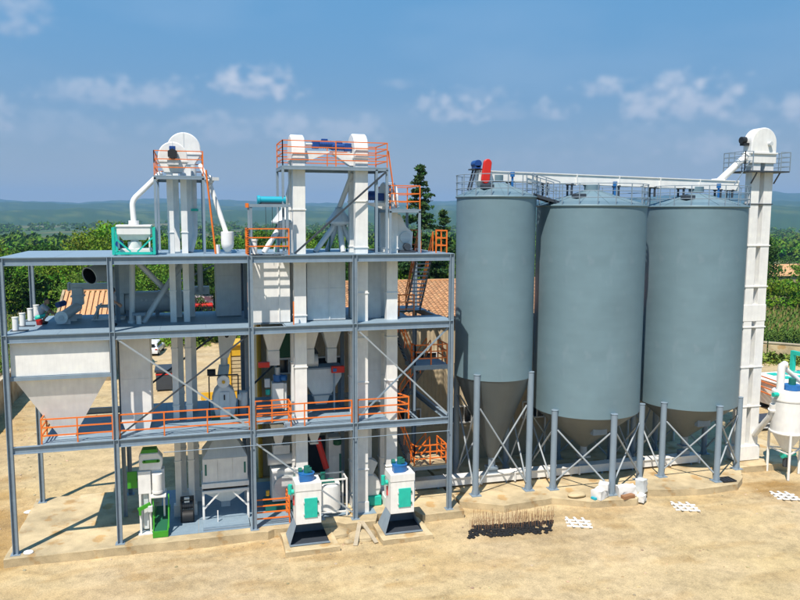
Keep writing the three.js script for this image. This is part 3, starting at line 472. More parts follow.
const eB1 = elevatorZ('narrow_elevator', 'white narrow elevator at the left end of the long orange railed platform', 12.40, 12.98, -.72, 18.66, 0);
const eB2 = elevatorZ('narrow_elevator', 'white narrow elevator at the right end of the long orange railed platform', 15.36, 15.98, -.62, 18.78, 0);
const eB3 = elevatorZ('narrow_elevator', 'shorter white elevator under the small orange railed platform beside the cypress', 16.98, 17.54, -.85, 16.5, 0);
gearMotor(eB1, 13.75, 18.18, -1.3, 1, M.blue); gearMotor(eB2, 14.95, 18.1, -1.3, -1, M.blue); gearMotor(eB3, 16.6, 15.75, -1.4, -1, M.blue);
part('motor_shelf', prism([[13.0, 17.85], [13.0, 17.35], [13.12, 17.35], [14.2, 17.8], [14.2, 17.86]], -1.55, -1.05), M.white, eB1); part('motor_shelf', prism([[15.36, 17.8], [15.36, 17.2], [15.2, 17.2], [14.4, 17.72], [14.4, 17.8]], -1.55, -1.05), M.white, eB2); part('motor_shelf', prism([[16.98, 15.45], [16.98, 15.1], [16.1, 15.4], [16.1, 15.45]], -1.65, -1.15), M.white, eB3);
function elevatorX(label, xa, xb, wleg, zf, dep, base, headC, headR) {
  const e = thing('wide_elevator', label, 'elevator', [(xa + xb) / 2, base, zf], 'twin elevators with rounded heads'); const hY = headC[1] - .75;
  for (const x of [xa, xb]) { const t = sub('trunk', e), n = 6; for (let k = 0; k < n; k++) { const a = mix(base + .02, hY, k / n), b = mix(base + .02, hY, (k + 1) / n) - .01; part('casing_section', bx(x, x + wleg, a, b, zf - dep, zf, .012), M.white, t); if (k) part('flange', bx(x - .03, x + wleg + .03, a - .03, a + .02, zf - dep - .03, zf + .03), M.offwhite, t); } }
  part('boot', bx(xa - .1, xb + wleg + .1, base, base + .6, zf - dep - .05, zf + .05, .015), M.offwhite, e);
  const o = halfDisc(headC[0], headC[1], headR, 0, 0, 24); o.push([headC[0] - headR * 1.05, headC[1] - .25], [headC[0] - headR * .62, headC[1] - .78], [headC[0] + headR * .62, headC[1] - .78], [headC[0] + headR * 1.05, headC[1] - .25]);
  part('head', prism(o, zf - dep - .06, zf + .06, .04), M.white, e); part('head_band', bx(headC[0] - headR * 1.08, headC[0] + headR * 1.08, headC[1] - .27, headC[1] - .2, zf - dep - .1, zf + .1), M.offwhite, e); part('head_seam', bx(headC[0] - .012, headC[0] + .012, headC[1] + .1, headC[1] + headR, zf + .055, zf + .075), M.galv, e);
  return e;
}
const eA1 = elevatorX('front white elevator with a round head in the small roof tower', 6.70, 7.32, .29, -2.45, .3, 0, [7.02, 17.55], .66);
const eA2 = elevatorX('rear white elevator with the largest round head in the small roof tower', 6.86, 7.5, .36, -4.3, .42, 0, [7.52, 18.05], .80);
{ const g = sub('motor', eA1); part('motor_body', [tube([7.02, 17.62, -2.35], [7.02, 17.62, -1.75], .24, .24, 6)], M.black, g); part('terminal_box', bx(6.88, 7.16, 17.8, 17.98, -2.25, -1.95, .02), M.blue, g); part('motor_bracket', bx(6.78, 7.28, 17.12, 17.36, -2.35, -1.85), M.galv, g); }

// ───────────────────────── roof towers ─────────────────────────
function tower(label, x0, x1, z0, z1, y0, y1, inner = [], at) {
  const t = thing('roof_tower', label, 'platform', [(x0 + x1) / 2, y0, (z0 + z1) / 2]);
  for (const x of [x0 + .06, x1 - .06, ...inner]) for (const z of [z0 + .06, z1 - .06]) part('post', bx(x - .055, x + .055, y0, y1 - .1, z - .055, z + .055), M.steel, t);
  part('platform', bx(x0, x1, y1 - .04, y1, z0, z1), M.deck, t); part('edge_beam', [bx(x0 + .01, x1 - .01, y1 - .17, y1 - .045, z1 - .08, z1 - .005), bx(x0 + .01, x1 - .01, y1 - .17, y1 - .045, z0 + .005, z0 + .08), bx(x0 + .005, x0 + .08, y1 - .17, y1 - .045, z0 + .085, z1 - .085), bx(x1 - .08, x1 - .005, y1 - .17, y1 - .045, z0 + .085, z1 - .085)], M.steel, t);
  return t;
}
const tA = tower('small roof tower with an orange railed platform round the rounded elevator heads', 6.15, 8.42, -5.3, -1.75, L3, 16.62);
railing(tA, [[6.2, 16.62, -1.8], [8.37, 16.62, -1.8], [8.37, 16.62, -5.25], [6.2, 16.62, -5.25], [6.2, 16.62, -1.8]], M.orange, { step: 1.8, h: 1.12, w: .042 });
part('ladder_rail', [bar([8.5, 16.9, -1.7], [8.85, L3, -1.5], .06), bar([8.5, 16.9, -2.1], [8.85, L3, -1.95], .06)], M.orange, tA);
const tB = tower('long roof platform with orange rails spanning two narrow elevators', 11.84, 16.92, -2.75, -.35, L3, 17.1, [15.75 - .3 + .9]);
railing(tB, [[11.9, 17.1, -.4], [16.87, 17.1, -.4], [16.87, 17.1, -2.7], [11.9, 17.1, -2.7], [11.9, 17.1, -.4]], M.orange, { step: 2.45, h: 1.15, rails: 4, w: .045 });
part('brace', bar([12.4, L3 + .05, -.32], [16.8, 16.9, -.32], .05, .09), M.darksteel, tB);
part('ladder_rail', [bar([16.95, 17.9, -.5], [17.35, L3 + 2.2, -.5], .05), bar([17.05, 17.9, -.9], [17.45, L3 + 2.2, -.9], .05)], M.orange, tB);
const tC = tower('small orange railed platform round the shorter elevator near the stairs', 16.96, 18.55, -2.6, -.3, L3, 15.14);
railing(tC, [[17.0, 15.14, -.35], [18.5, 15.14, -.35], [18.5, 15.14, -2.55], [17.0, 15.14, -2.55], [17.0, 15.14, -.35]], M.orange, { step: 1.5, h: 1.12, w: .045 });
{
  const g = thing('hoist_gantry', 'small roof gantry with a cyan electric hoist and orange rails', 'gantry', [11.2, L3, -.2]);
  for (const [x, z, w] of [[10.3, -.2, .1], [10.52, -1.6, .09], [12.05, -.2, .12], [12.05, -1.6, .1]]) part('post', bx(x - w / 2, x + w / 2, L3, 15.2, z - w / 2, z + w / 2), M.steel, g);
  part('beam', [bx(10.2, 12.2, 15.2, 15.32, -.27, -.13)], M.steel, g); part('beam', [bx(10.4, 12.2, 15.2, 15.32, -1.67, -1.53)], M.steel, g); part('end_cap', bx(10.16, 10.3, 15.16, 15.36, -.3, -.1), M.orange, g);
  const h = sub('hoist', g); part('hoist_drum', tube([10.85, 15.52, -.5], [11.9, 15.52, -.5], .16), M.cyan, h); part('hoist_motor', tube([10.72, 15.52, -.5], [10.85, 15.52, -.5], .2), M.cyan, h); part('hoist_gearbox', tube([11.9, 15.52, -.5], [12.02, 15.52, -.5], .2), M.cyan, h); part('hoist_frame', bx(10.8, 11.95, 15.33, 15.4, -.62, -.38), M.darksteel, h);
  railing(g, [[10.24, L3, -.1], [12.1, L3, -.1]], M.orange, { step: 2, h: 1.2 }); railing(g, [[10.24, L3, -.1], [10.24, L3, -1.4]], M.orange, { step: .7, h: 1.2 }); for (let k = 0; k < 3; k++) part('chain', tube([11.1 + k * .3, 13.6, -.5], [11.1 + k * .3, 15.35, -.5], .012, .012, 5), M.darksteel, g);
}

// ───────────────────────── machinery on the roof deck ─────────────────────────
{
  const c = thing('grain_cleaner', 'white vibrating cleaner in a turquoise frame on the roof deck', 'cleaner', [5.3, L3, -1.6]);
  const x0 = 4.42, x1 = 6.14, zf = -.75, zb = -2.3;
  for (const x of [x0, x1]) for (const z of [zf, zb]) part('frame_post', bx(x - .06, x + .06, L3 + .04, L3 + 1.25, z - .06, z + .06), M.teal, c);
  for (const z of [zf, zb]) part('frame_rail', bar([x0 + .07, L3 + .1, z], [x1 - .07, L3 + .1, z], .11), M.teal, c); for (const x of [x0, x1]) { part('frame_rail', bar([x, L3 + .1, zf - .07], [x, L3 + .1, zb + .07], .11), M.teal, c); part('frame_rail', bar([x, L3 + 1.2, zf - .07], [x, L3 + 1.2, zb + .07], .1), M.teal, c); }
  for (const z of [zf]) { part('frame_brace', bar([x0 + .06, L3 + .8, z], [5.14, L3 + .17, z], .07), M.teal, c); part('frame_brace', bar([x1 - .06, L3 + .8, z], [5.42, L3 + .17, z], .07), M.teal, c); }
  part('sieve_box', bx(x0 + .14, x1 - .14, L3 + .92, L3 + 1.26, zb + .1, zf - .1, .03), M.white, c); part('sieve_cover', bx(x0 + .11, x1 - .11, L3 + 1.265, L3 + 1.36, zb + .06, zf - .06, .02), M.white, c);
  part('sieve_pan', hopper([x0 + .2, x1 - .2, zb + .2, zf - .2, L3 + .92], [4.8, 5.75, -1.9, -1.1, L3 + .68]), M.offwhite, c); part('drive_drum', [tube([5.28, L3 + .2, -1.3], [5.28, L3 + .6, -1.3], .3), tube([5.28, L3 + .6, -1.3], [5.28, L3 + .72, -1.3], .18)], M.white, c);
  part('base_tray', bx(x0 + .25, x1 - .15, L3 + .02, L3 + .3, zb + .2, zf - .25, .02), M.white, c); part('drive_motor', tube([4.62, L3 + .5, -1.7], [4.62, L3 + .5, -1.3], .17), M.blue, c); for (const x of [x0 + .2, x1 - .2]) part('spring_leg', tube([x, L3 + .3, zf - .2], [x, L3 + .98, zf - .2], .04), M.white, c);
  const p = thing('spout_pipe', 'white bent pipe from the round elevator head down to the turquoise cleaner', 'pipe', [5.25, L3 + 1.3, -1.6]);
  part('tube', pipe([[6.45, 16.75, -2.5], [5.2, 15.45, -1.7], [5.25, 14.5, -1.6]], .125), M.white, p); part('flange', tube([5.25, 14.37, -1.6], [5.25, 14.55, -1.6], .23), M.white, p);
}
{
  const b = thing('dust_bin', 'small white round bottomed bin on the roof right of the tower', 'bin', [9.42, L3, -2.0]);
  part('body', lathe([[0, 0], [.12, .02], [.27, .22], [.3, .4], [.3, .95], [.28, .97], [0, .98]], [9.42, L3 + .06, -2], 24), M.white, b); part('side_pot', tube([8.98, L3, -2], [8.98, L3 + .42, -2], .1), M.white, b);
  const p = thing('spout_pipe', 'white straight sloping pipe from the round elevator head to the small roof bin', 'pipe', [9.3, L3 + 1, -2]);
  part('tube', pipe([[8.28, 17.2, -3.6], [8.62, 16.5, -2.6], [9.36, 14.0, -2.0]], .12), M.white, p); part('valve', [bx(8.7, 9.1, 16.45, 16.6, -2.55, -2.3), tube([8.6, 16.35, -2.5], [8.75, 16.6, -2.6], .2)], M.galv, p);
  const q = thing('spout_pipe', 'pale blue grey down pipe kinked at the roof beside the tower elevators', 'pipe', [7.9, L3, -3.2]);
  part('tube', pipe([[7.95, 17.2, -3.4], [7.95, 13.9, -3.3], [7.72, L3 + .02, -3.0]], .13), M.galv, q); part('flange', tube([7.95, 15.0, -3.33], [7.95, 15.12, -3.33], .18), M.teal, q);
}
function distributor(label, x, z, legs, top) {
  const d = thing('pipe_distributor', label, 'distributor', [x, L3, z], 'cone distributors on the roof deck'); const y = 14.5;
  part('cone', lathe([[.62, 0], [.64, .06], [.2, .62], [.2, .72], [0, .73]], [x, y, z], 28), M.galv, d); part('rim', lathe([[.6, -.08], [.68, -.08], [.68, .05], [.6, .05]], [x, y, z], 28), M.galv, d); part('base_ring', lathe([[.62, -.02], [.2, -.2], [0, -.2]], [x, y, z], 24), M.galv, d);
  legs.forEach(([dx, dz, m]) => part('outlet_pipe', pipe([[x + dx * .2, y - .08, z + dz * .2], [x + dx * .28, y - .3, z + dz * .28], [x + dx, L3 + .02, z + dz]], .13), m || M.galv, d));
  part('support_leg', [bar([x - .45, L3, z - .3], [x - .4, y, z - .3], .06), bar([x + .45, L3, z - .3], [x + .4, y, z - .3], .06)], M.deepteal, d);
  part('inlet_pipe', tube([x, y + .7, z], top, .13), M.galv, d); return d;
}
distributor('cone shaped distributor between the narrow elevators with its feed pipe sloping right', 14.95, -2.6, [[-1.3, .4], [.1, .5], [.75, .2], [-.5, -.7], [.3, -.8]], [15.5, 16.9, -1.9]);
distributor('cone shaped distributor half hidden behind the left narrow elevator', 12.25, -2.6, [[-1.1, .4, M.white], [-.4, -.8], [.5, .3], [.8, -.4]], [12.6, 16.8, -1.9]);
{
  const f = thing('fan_casing', 'pale grey snail shaped fan casing on the roof by the shorter elevator', 'fan', [18.0, L3, -1.4]);
  part('casing', prism([[17.6, L3 + .1], [18.35, L3 + .1], [18.42, L3 + 1.0], [18.1, L3 + 1.25], [17.75, L3 + 1.9], [17.6, L3 + 1.9]], -1.6, -1.2, .03), M.offwhite, f); part('hub', tube([18.0, L3 + .75, -1.2], [18.0, L3 + .75, -1.12], .28), M.panel, f); part('motor', tube([18.05, L3 + .3, -1.2], [18.05, L3 + .3, -.85], .17), M.darksteel, f); part('base', bx(17.6, 18.45, L3, L3 + .1, -1.7, -.85), M.darksteel, f);
  for (const [x, z, lb] of [[10.62, -1.0, 'small white capped vent pipe inside the hoist gantry rails'], [15.75, -2.2, 'small white capped vent pipe behind the right narrow elevator']]) { const s = thing('vent_pipe', lb, 'vent', [x, L3, z], 'small roof vents'); part('tube', tube([x, L3, z], [x, L3 + .62, z], .11), M.white, s); part('cap', tube([x, L3 + .62, z], [x, L3 + .7, z], .15), M.white, s); part('flange', tube([x, L3, z], [x, L3 + .04, z], .2), M.white, s); }
}

// ───────────────────────── bins hung between the decks ─────────────────────────
function bin(label, x0, x1, z0, z1, y0, y1, m, seamsX = [], seamsY = [], hop, name = 'storage_bin') {
  const b = thing(name, label, 'bin', [(x0 + x1) / 2, y0, (z0 + z1) / 2], 'sheet steel bins in the frame');
  const xs = [x0, ...seamsX, x1], ys = [y0, ...seamsY, y1]; // front sheets, each its own panel
  part('body', bx(x0, x1, y0, y1, z0, z1 - .012), m, b);
  for (let i = 0; i < xs.length - 1; i++) for (let j = 0; j < ys.length - 1; j++) part('panel', bx(xs[i] + .008, xs[i + 1] - .008, ys[j] + .008, ys[j + 1] - .008, z1 - .012, z1 + .004), m, b);
  for (const x of seamsX) part('stiffener', bx(x - .025, x + .025, y0, y1, z1 + .004, z1 + .05), m, b);
  if (hop) { part('hopper', hopper([x0 + .02, x1 - .02, z0 + .02, z1 - .02, y0], [hop[0], hop[1], hop[2], hop[3], hop[4]]), m, b); if (hop[5]) part('outlet', bx(hop[0], hop[1], hop[5], hop[4], hop[2], hop[3], .01), m, b); }
  return b;
}
{
  const b = bin('big white receiving bin with a pyramid bottom hung in the left bay', .14, 4.14, -2.5, -.2, 7.86, 9.48, M.white, [], [], [1.75, 2.5, -1.6, -1.0, 4.98, 4.85], 'receiving_bin');
  part('support_beam', bx(.12, 4.17, 7.68, 7.84, -.26, -.1), M.steel, b);
}
bin('white bin above the green and white bagging machine', 4.45, 5.78, -3.0, -1.2, 5.3, 9.35, M.white, [], [7.3], [4.85, 5.45, -1.9, -1.25, 4.1], 'product_bin');
bin('grey panelled bin beside the third post, between the upper decks', 8.9, 10.14, -6.0, -3.9, L2 + .03, L3 - .36, M.panel, [], [10.4, 11.1, 11.8]);
{ const h = thing('bin_hopper', 'grey hopper under the second deck feeding the hammer mill', 'hopper', [9.2, 7.4, -4]); part('cone', hopper([8.9, 10.05, -4.6, -3.4, L2 - .36], [9.0, 9.4, -3.7, -3.3, 7.7]), M.panel, h); part('spout', tube([9.2, 7.2, -3.5], [9.2, 7.75, -3.5], .18), M.galv, h); part('sight_glass', tube([9.35, 8.8, -3.5], [9.35, 8.8, -3.36], .1), M.black, h); }
bin('white bin left of the left narrow elevator on the second deck', 10.5, 12.25, -3.1, -1.05, L2 + .03, L3 - .36, M.white, [11.72], [11.4]);
bin('pale grey bin between the narrow elevators on the second deck', 13.1, 15.0, -3.3, -1.3, L2 + .03, L3 - .36, M.panel, [14.2], [11.3]);
bin('recessed white bin behind the left narrow elevator on the second deck', 12.28, 13.06, -4.4, -2.62, L2 + .03, L3 - .36, M.white, [], [11.35]);
bin('tall grey bin behind the right narrow elevators', 16.05, 16.92, -3.6, -1.75, L1 + .5, L3 - .36, M.panel, [], [7.0, 9.2, 11.2]);
for (const [lb, x0, x1, b0, b1, m] of [['white hopper under the second deck beside the yellow corner pipe', 11.0, 12.3, 11.3, 11.85, M.offwhite], ['white hopper half hidden behind the left narrow elevator', 12.9, 13.9, 13.2, 13.6, M.offwhite], ['grey hopper feeding the mixer between the narrow elevators', 13.95, 15.05, 14.3, 14.75, M.panel]]) {
  const h = thing('bin_hopper', lb, 'hopper', [(b0 + b1) / 2, 7.3, -2.8]); part('cone', hopper([x0, x1, -3.3, -2.2, L2 - .36], [b0, b1, -3.0, -2.5, 8.1]), m, h); part('outlet', bx(b0 - .02, b1 + .02, 7.35, 8.1, -3.05, -2.45, .02), m, h); if (m === M.offwhite && x0 < 12) part('slide_gate', bx(10.8, 11.35, 7.3, 7.55, -2.6, -2.3), M.red, h);
}

// ───────────────────────── second deck, left bays ─────────────────────────
[[.2, -1.25, 'front'], [.2, -2.7, 'second'], [.2, -4.5, 'third'], [.2, -5.95, 'rear']].forEach(([x, z, w]) => {
  const s = thing('pipe_stub', w === 'front' ? 'white pipe stub on the upper deck nearest the front corner post' : w === 'rear' ? 'white pipe stub nearest the rear edge of the upper deck' : w + ' white pipe stub back from the front corner of the upper deck', 'pipe stub', [x, L2, z], 'pipe stubs along the deck edge');
  part('tube', tube([x, L2 + .03, z], [x, L2 + .58, z], .13), M.white, s); part('cap', tube([x, L2 + .58, z], [x, L2 + .62, z], .145), M.white, s); part('flange', bx(x - .2, x + .5, L2, L2 + .035, z - .17, z + .17), M.darksteel, s);
});
{
  const d = thing('screw_conveyor', 'pale grey tube conveyor lying on the upper deck beside the crouching person', 'conveyor', [1.9, L2, -2.9]);
  part('tube', tube([1.85, 10.05, -2.75], [2.2, 10.25, -5.3], .24, .24, 20), M.galv, d); part('end_plate', tube([1.84, 10.05, -2.68], [1.85, 10.05, -2.74], .3, .3, 20), M.white, d); part('end_bearing', tube([1.84, 10.05, -2.6], [1.84, 10.05, -2.68], .11), M.galv, d);
  for (const t of [.1, .5, .85]) part('saddle', bx(1.55 + t * .35, 2.15 + t * .35, L2, L2 + .22, -2.85 - t * 2.5, -2.75 - t * 2.5), M.white, d); part('motor', [tube([1.5, 10.5, -4.0], [1.75, 10.55, -4.4], .14)], M.blue, d); part('inlet_box', bx(2.0, 2.5, 10.35, 11.2, -5.6, -5.05, .02), M.galv, d); part('flange', bx(1.94, 2.56, 10.75, 10.83, -5.66, -4.99), M.galv, d);
  const u = thing('rectangular_duct', 'flat grey rectangular duct running level behind the second front post', 'duct', [2.0, 11.2, -5.4]); part('duct_run', bx(1.9, 4.9, 11.1, 11.4, -5.65, -5.2, .01), M.galv, u); part('duct_end', bx(1.8, 1.89, 11.05, 11.45, -5.7, -5.15), M.galv, u); part('hanger', [bx(3.0, 3.05, 11.4, 12.8, -5.45, -5.4), bx(4.6, 4.65, 11.4, 12.8, -5.45, -5.4)], M.steel, u);
  const c = thing('fan_duct', 'large grey duct elbow with a dark open mouth under the roof', 'duct', [4, L2, -5.0]);
  const el = new THREE.QuadraticBezierCurve3(V(2.95, 11.85, -4.3), V(3.75, 12.25, -5.3), V(4.45, 11.2, -5.4)); part('elbow', new THREE.TubeGeometry(el, 16, .43, 22), M.galv, c); part('mouth_lining', new THREE.TubeGeometry(el, 16, .405, 22), M.black, c); part('mouth_ring', (() => { const t = new THREE.TorusGeometry(.43, .03, 6, 26); const n = el.getTangent(0); t.lookAt(n); t.translate(2.95, 11.85, -4.3); return t; })(), M.galv, c);
  part('inlet_stack', hopper([4.1, 4.9, -5.6, -4.9, 12.6], [4.0, 4.7, -5.6, -4.8, 10.9]), M.galv, c);
  const fr = thing('fan_stand', 'small square steel fan stand on the upper deck', 'stand', [3.6, L2, -4.4]); for (const [x, z] of [[3.2, -4.1], [3.95, -4.1], [3.2, -4.8], [3.95, -4.8]]) part('leg', bar([x, L2 + .06, z], [x + .06, L2 + .62, z], .07), M.galv, fr); part('top_frame', [bar([3.2, L2 + .64, -4.1], [4.05, L2 + .64, -4.1], .08), bar([3.2, L2 + .64, -4.8], [4.05, L2 + .64, -4.8], .08)], M.galv, fr); part('skid', bx(3.0, 4.5, L2, L2 + .06, -4.95, -3.95), M.offwhite, fr); part('side_plate', prism([[3.0, L2 + .06], [3.35, L2 + .75], [3.42, L2 + .75], [3.12, L2 + .06]], -4.9, -4.0), M.galv, fr);
  const r = thing('rotary_drum', 'long pale grey horizontal drum on the upper deck behind the tower elevators', 'drum', [7, L2, -5.1]);
  part('shell', lathe([[0, 0], [.5, 0], [.55, .05], [.55, 1.6], [.58, 1.62], [.58, 1.72], [.55, 1.74], [.55, 3.2], [.5, 3.25], [0, 3.25]], [0, 0, 0], 30).rotateZ(-Math.PI / 2).translate(4.45, 10.42, -5.25), M.galv, r); part('end_housing', tube([3.95, 10.42, -5.25], [4.45, 10.42, -5.25], .66, .66, 26), M.panel, r); for (const x of [4.6, 6.0, 7.4]) part('cradle', bx(x - .08, x + .08, L2, L2 + .35, -5.7, -4.8), M.steel, r); for (const x of [5.3, 5.85, 5.5]) part('inspection_port', tube([x, 10.55, -4.72], [x, 10.55, -4.64], .06), M.white, r); part('side_box', bx(7.75, 8.6, 10.75, 11.15, -5.5, -4.9, .02), M.galv, r);
  const pp = [['pale upright pipe behind the second front post under the roof', [[4.95, L2, -2.6], [5.05, 12.7, -2.6]]], ['pale pipe sloping down to the right under the turquoise cleaner', [[5.1, 12.75, -3.0], [6.6, 11.0, -3.6], [6.9, 10.6, -3.7]]], ['pale pipe sloping down to the left behind the tower elevators', [[7.4, 12.6, -3.4], [6.9, 11.9, -3.3], [5.45, L2, -2.6]]], ['grey upright pipe behind the right tower elevator leg under the roof', [[8.15, L2 + 1.2, -4.6], [8.15, 12.8, -4.6]]]];
  for (const [lb, pts] of pp) { const p = thing('spout_pipe', lb, 'pipe', pts[0], 'spout pipes under the roof deck'); part('tube', pipe(pts, .135), M.galv, p); part('flange', tube(v3(pts[0]), v3(pts[0]).lerp(v3(pts[1]), .04), .2), M.galv, p); }
  const t = thing('deck_stool', 'small white and blue bench on the upper deck between the sloping pipes', 'bench', [5.3, L2, -2.2]); part('pedestal', tube([5.28, L2, -2.3], [5.28, L2 + .42, -2.3], .12), M.white, t); part('top', bx(5.0, 5.6, L2 + .42, L2 + .52, -2.5, -2.1), M.steel, t);
}

// ───────────────────────── machines on the first deck ─────────────────────────
{
  const m = thing('hammer_mill', 'grey hammer mill with a round white feeder standing on the first deck', 'mill', [9.1, L1, -2.8]);
  part('base', [bx(8.5, 9.75, L1, L1 + .12, -3.4, -2.2)], M.darkgreen, m); part('housing', prism([[8.7, L1 + .12], [9.6, L1 + .12], [9.72, L1 + .9], [9.6, L1 + 1.35], [9.35, L1 + 1.6], [8.9, L1 + 1.6], [8.68, L1 + 1.35], [8.55, L1 + .9]], -3.3, -2.35, .04), M.galv, m); part('door', bx(8.9, 9.38, L1 + .5, L1 + 1.35, -2.36, -2.3, .02), M.panel, m); part('door_handle', bx(9.1, 9.16, L1 + .95, L1 + 1.2, -2.3, -2.26), M.black, m); part('discharge', bx(8.9, 9.4, L1 + .02, L1 + .5, -2.34, -2.15, .02), M.white, m);
  part('feeder_drum', tube([9.1, L1 + 1.85, -2.9], [9.1, L1 + 1.85, -2.3], .3, .3, 24), M.white, m); part('feeder_hub', tube([9.1, L1 + 1.85, -2.3], [9.1, L1 + 1.85, -2.24], .08), M.yellow, m); part('inlet_neck', hopper([8.95, 9.45, -3.7, -3.2, 7.3], [8.85, 9.35, -3.2, -2.7, L1 + 2.1]), M.galv, m); part('feeder_motor', tube([8.75, 7.05, -3.0], [8.35, 7.05, -3.0], .17), M.black, m);
  for (const x of [8.42, 9.82]) part('guard_frame', [bx(x - .03, x + .03, L1, L1 + 2.1, -2.6, -2.54), bx(Math.min(x, 9.1), Math.max(x, 9.1), L1 + 2.1, L1 + 2.16, -2.6, -2.54)], M.black, m); part('side_wheel', tube([9.78, L1 + 1.0, -2.8], [9.95, L1 + 1.0, -2.8], .3), M.galv, m);
  const d = thing('white_drum', 'small white drum with a rim beside the third post on the first deck', 'drum', [10.0, L1, -2.6]); part('barrel', lathe([[0, 0], [.22, 0], [.24, .03], [.24, .3], [.25, .32], [.24, .34], [.24, .66], [0, .68]], [10.05, L1 + .45, -3.0], 20), M.white, d); part('stand', bx(9.82, 10.2, L1, L1 + .45, -3.2, -2.8), M.steel, d); part('lid', tube([10.05, L1 + 1.12, -3], [10.05, L1 + 1.16, -3], .26), M.galv, d);
  const f = thing('small_filter', 'small white box filter with a blue fan on the first deck', 'filter', [11.8, L1, -2.9]); part('casing', bx(11.5, 12.08, L1 + .2, L1 + 1.55, -3.3, -2.7, .02), M.white, f); part('side_duct', bx(12.09, 12.25, L1 + .1, L1 + 1.5, -3.2, -2.8, .01), M.white, f); part('fan_casing', tube([11.82, L1 + 1.6, -3], [11.82, L1 + 1.92, -3], .24, .24, 20), M.skyblue, f); part('fan_outlet', tube([12.0, L1 + 1.8, -2.8], [12.22, L1 + 1.8, -2.7], .16), M.skyblue, f); part('fan_motor', tube([11.82, L1 + 1.92, -3], [11.82, L1 + 2.3, -3], .12), M.galv, f); part('valve', tube([11.3, L1 + .95, -2.9], [11.3, L1 + 1.2, -2.9], .12), M.teal, f); part('control_box', bx(11.15, 11.42, L1 + 1.3, L1 + 1.75, -3.1, -2.9, .02), M.galv, f); for (const x of [11.55, 12.02]) part('foot', bx(x - .04, x + .04, L1, L1 + .2, -2.85, -2.75), M.steel, f);
  const x = thing('mixer', 'grey tapered mixer body with a drum on top on the first deck', 'mixer', [14, L1, -2.9]);
  part('body', prism([[13.25, L1 + 2.2], [15.05, L1 + 2.2], [15.05, L1 + 1.75], [14.5, L1 + .85], [13.55, L1 + .85], [13.22, L1 + 1.4]], -3.6, -2.6, .03), M.panel, x); part('bottom_door', hopper([13.6, 14.45, -3.3, -2.7, L1 + .84], [13.72, 14.3, -3.2, -2.8, L1 + .3]), M.panel, x); part('band', bx(13.5, 14.55, L1 + .8, L1 + .87, -3.62, -2.57), M.steel, x); part('top_drum', tube([13.15, L1 + 2.55, -3.0], [13.85, L1 + 2.55, -3.0], .36, .36, 22), M.galv, x); part('top_plate', bx(13.2, 15.1, L1 + 2.2, L1 + 2.26, -3.65, -2.55), M.steel, x); for (const px of [13.2, 15.1]) part('leg', bx(px - .06, px + .06, L1, L1 + 2.2, -3.66, -3.54), M.steel, x); part('drive_motor', tube([13.5, L1 + 2.75, -3.5], [13.9, L1 + 3.0, -3.5], .2), M.darksteel, x);
  const cb = thing('control_box', 'red control box with a blue switch on a thin post by the mixer', 'control box', [14.75, L1, -2.3]); part('box', bx(14.45, 15.12, L1 + 2.02, L1 + 2.36, -2.42, -2.2, .02), M.red, cb); part('switch', bx(14.52, 14.7, L1 + 2.1, L1 + 2.26, -2.2, -2.17), M.skyblue, cb); part('pole', bx(14.55, 14.64, L1, L1 + 2.02, -2.36, -2.28), M.steel, cb);
  const gt = thing('green_tank', 'dark green rectangular machine under the second deck behind a thin post', 'tank', [12.1, 7.3, -5]); part('casing', prism([[11.75, 7.6], [12.0, 7.3], [13.1, 7.3], [13.1, 8.75], [12.0, 8.75], [11.75, 8.2]], -5.6, -4.7, .03), M.darkgreen, gt); part('side_flange', bx(13.1, 13.16, 7.4, 8.65, -5.5, -4.8), M.deepteal, gt); part('support_shelf', bx(11.9, 13.2, 7.2, 7.29, -5.6, -4.7), M.offwhite, gt); for (const px of [11.95, 13.1]) part('leg', bx(px - .05, px + .05, L1, 7.2, -5.2, -5.1), M.steel, gt);
}

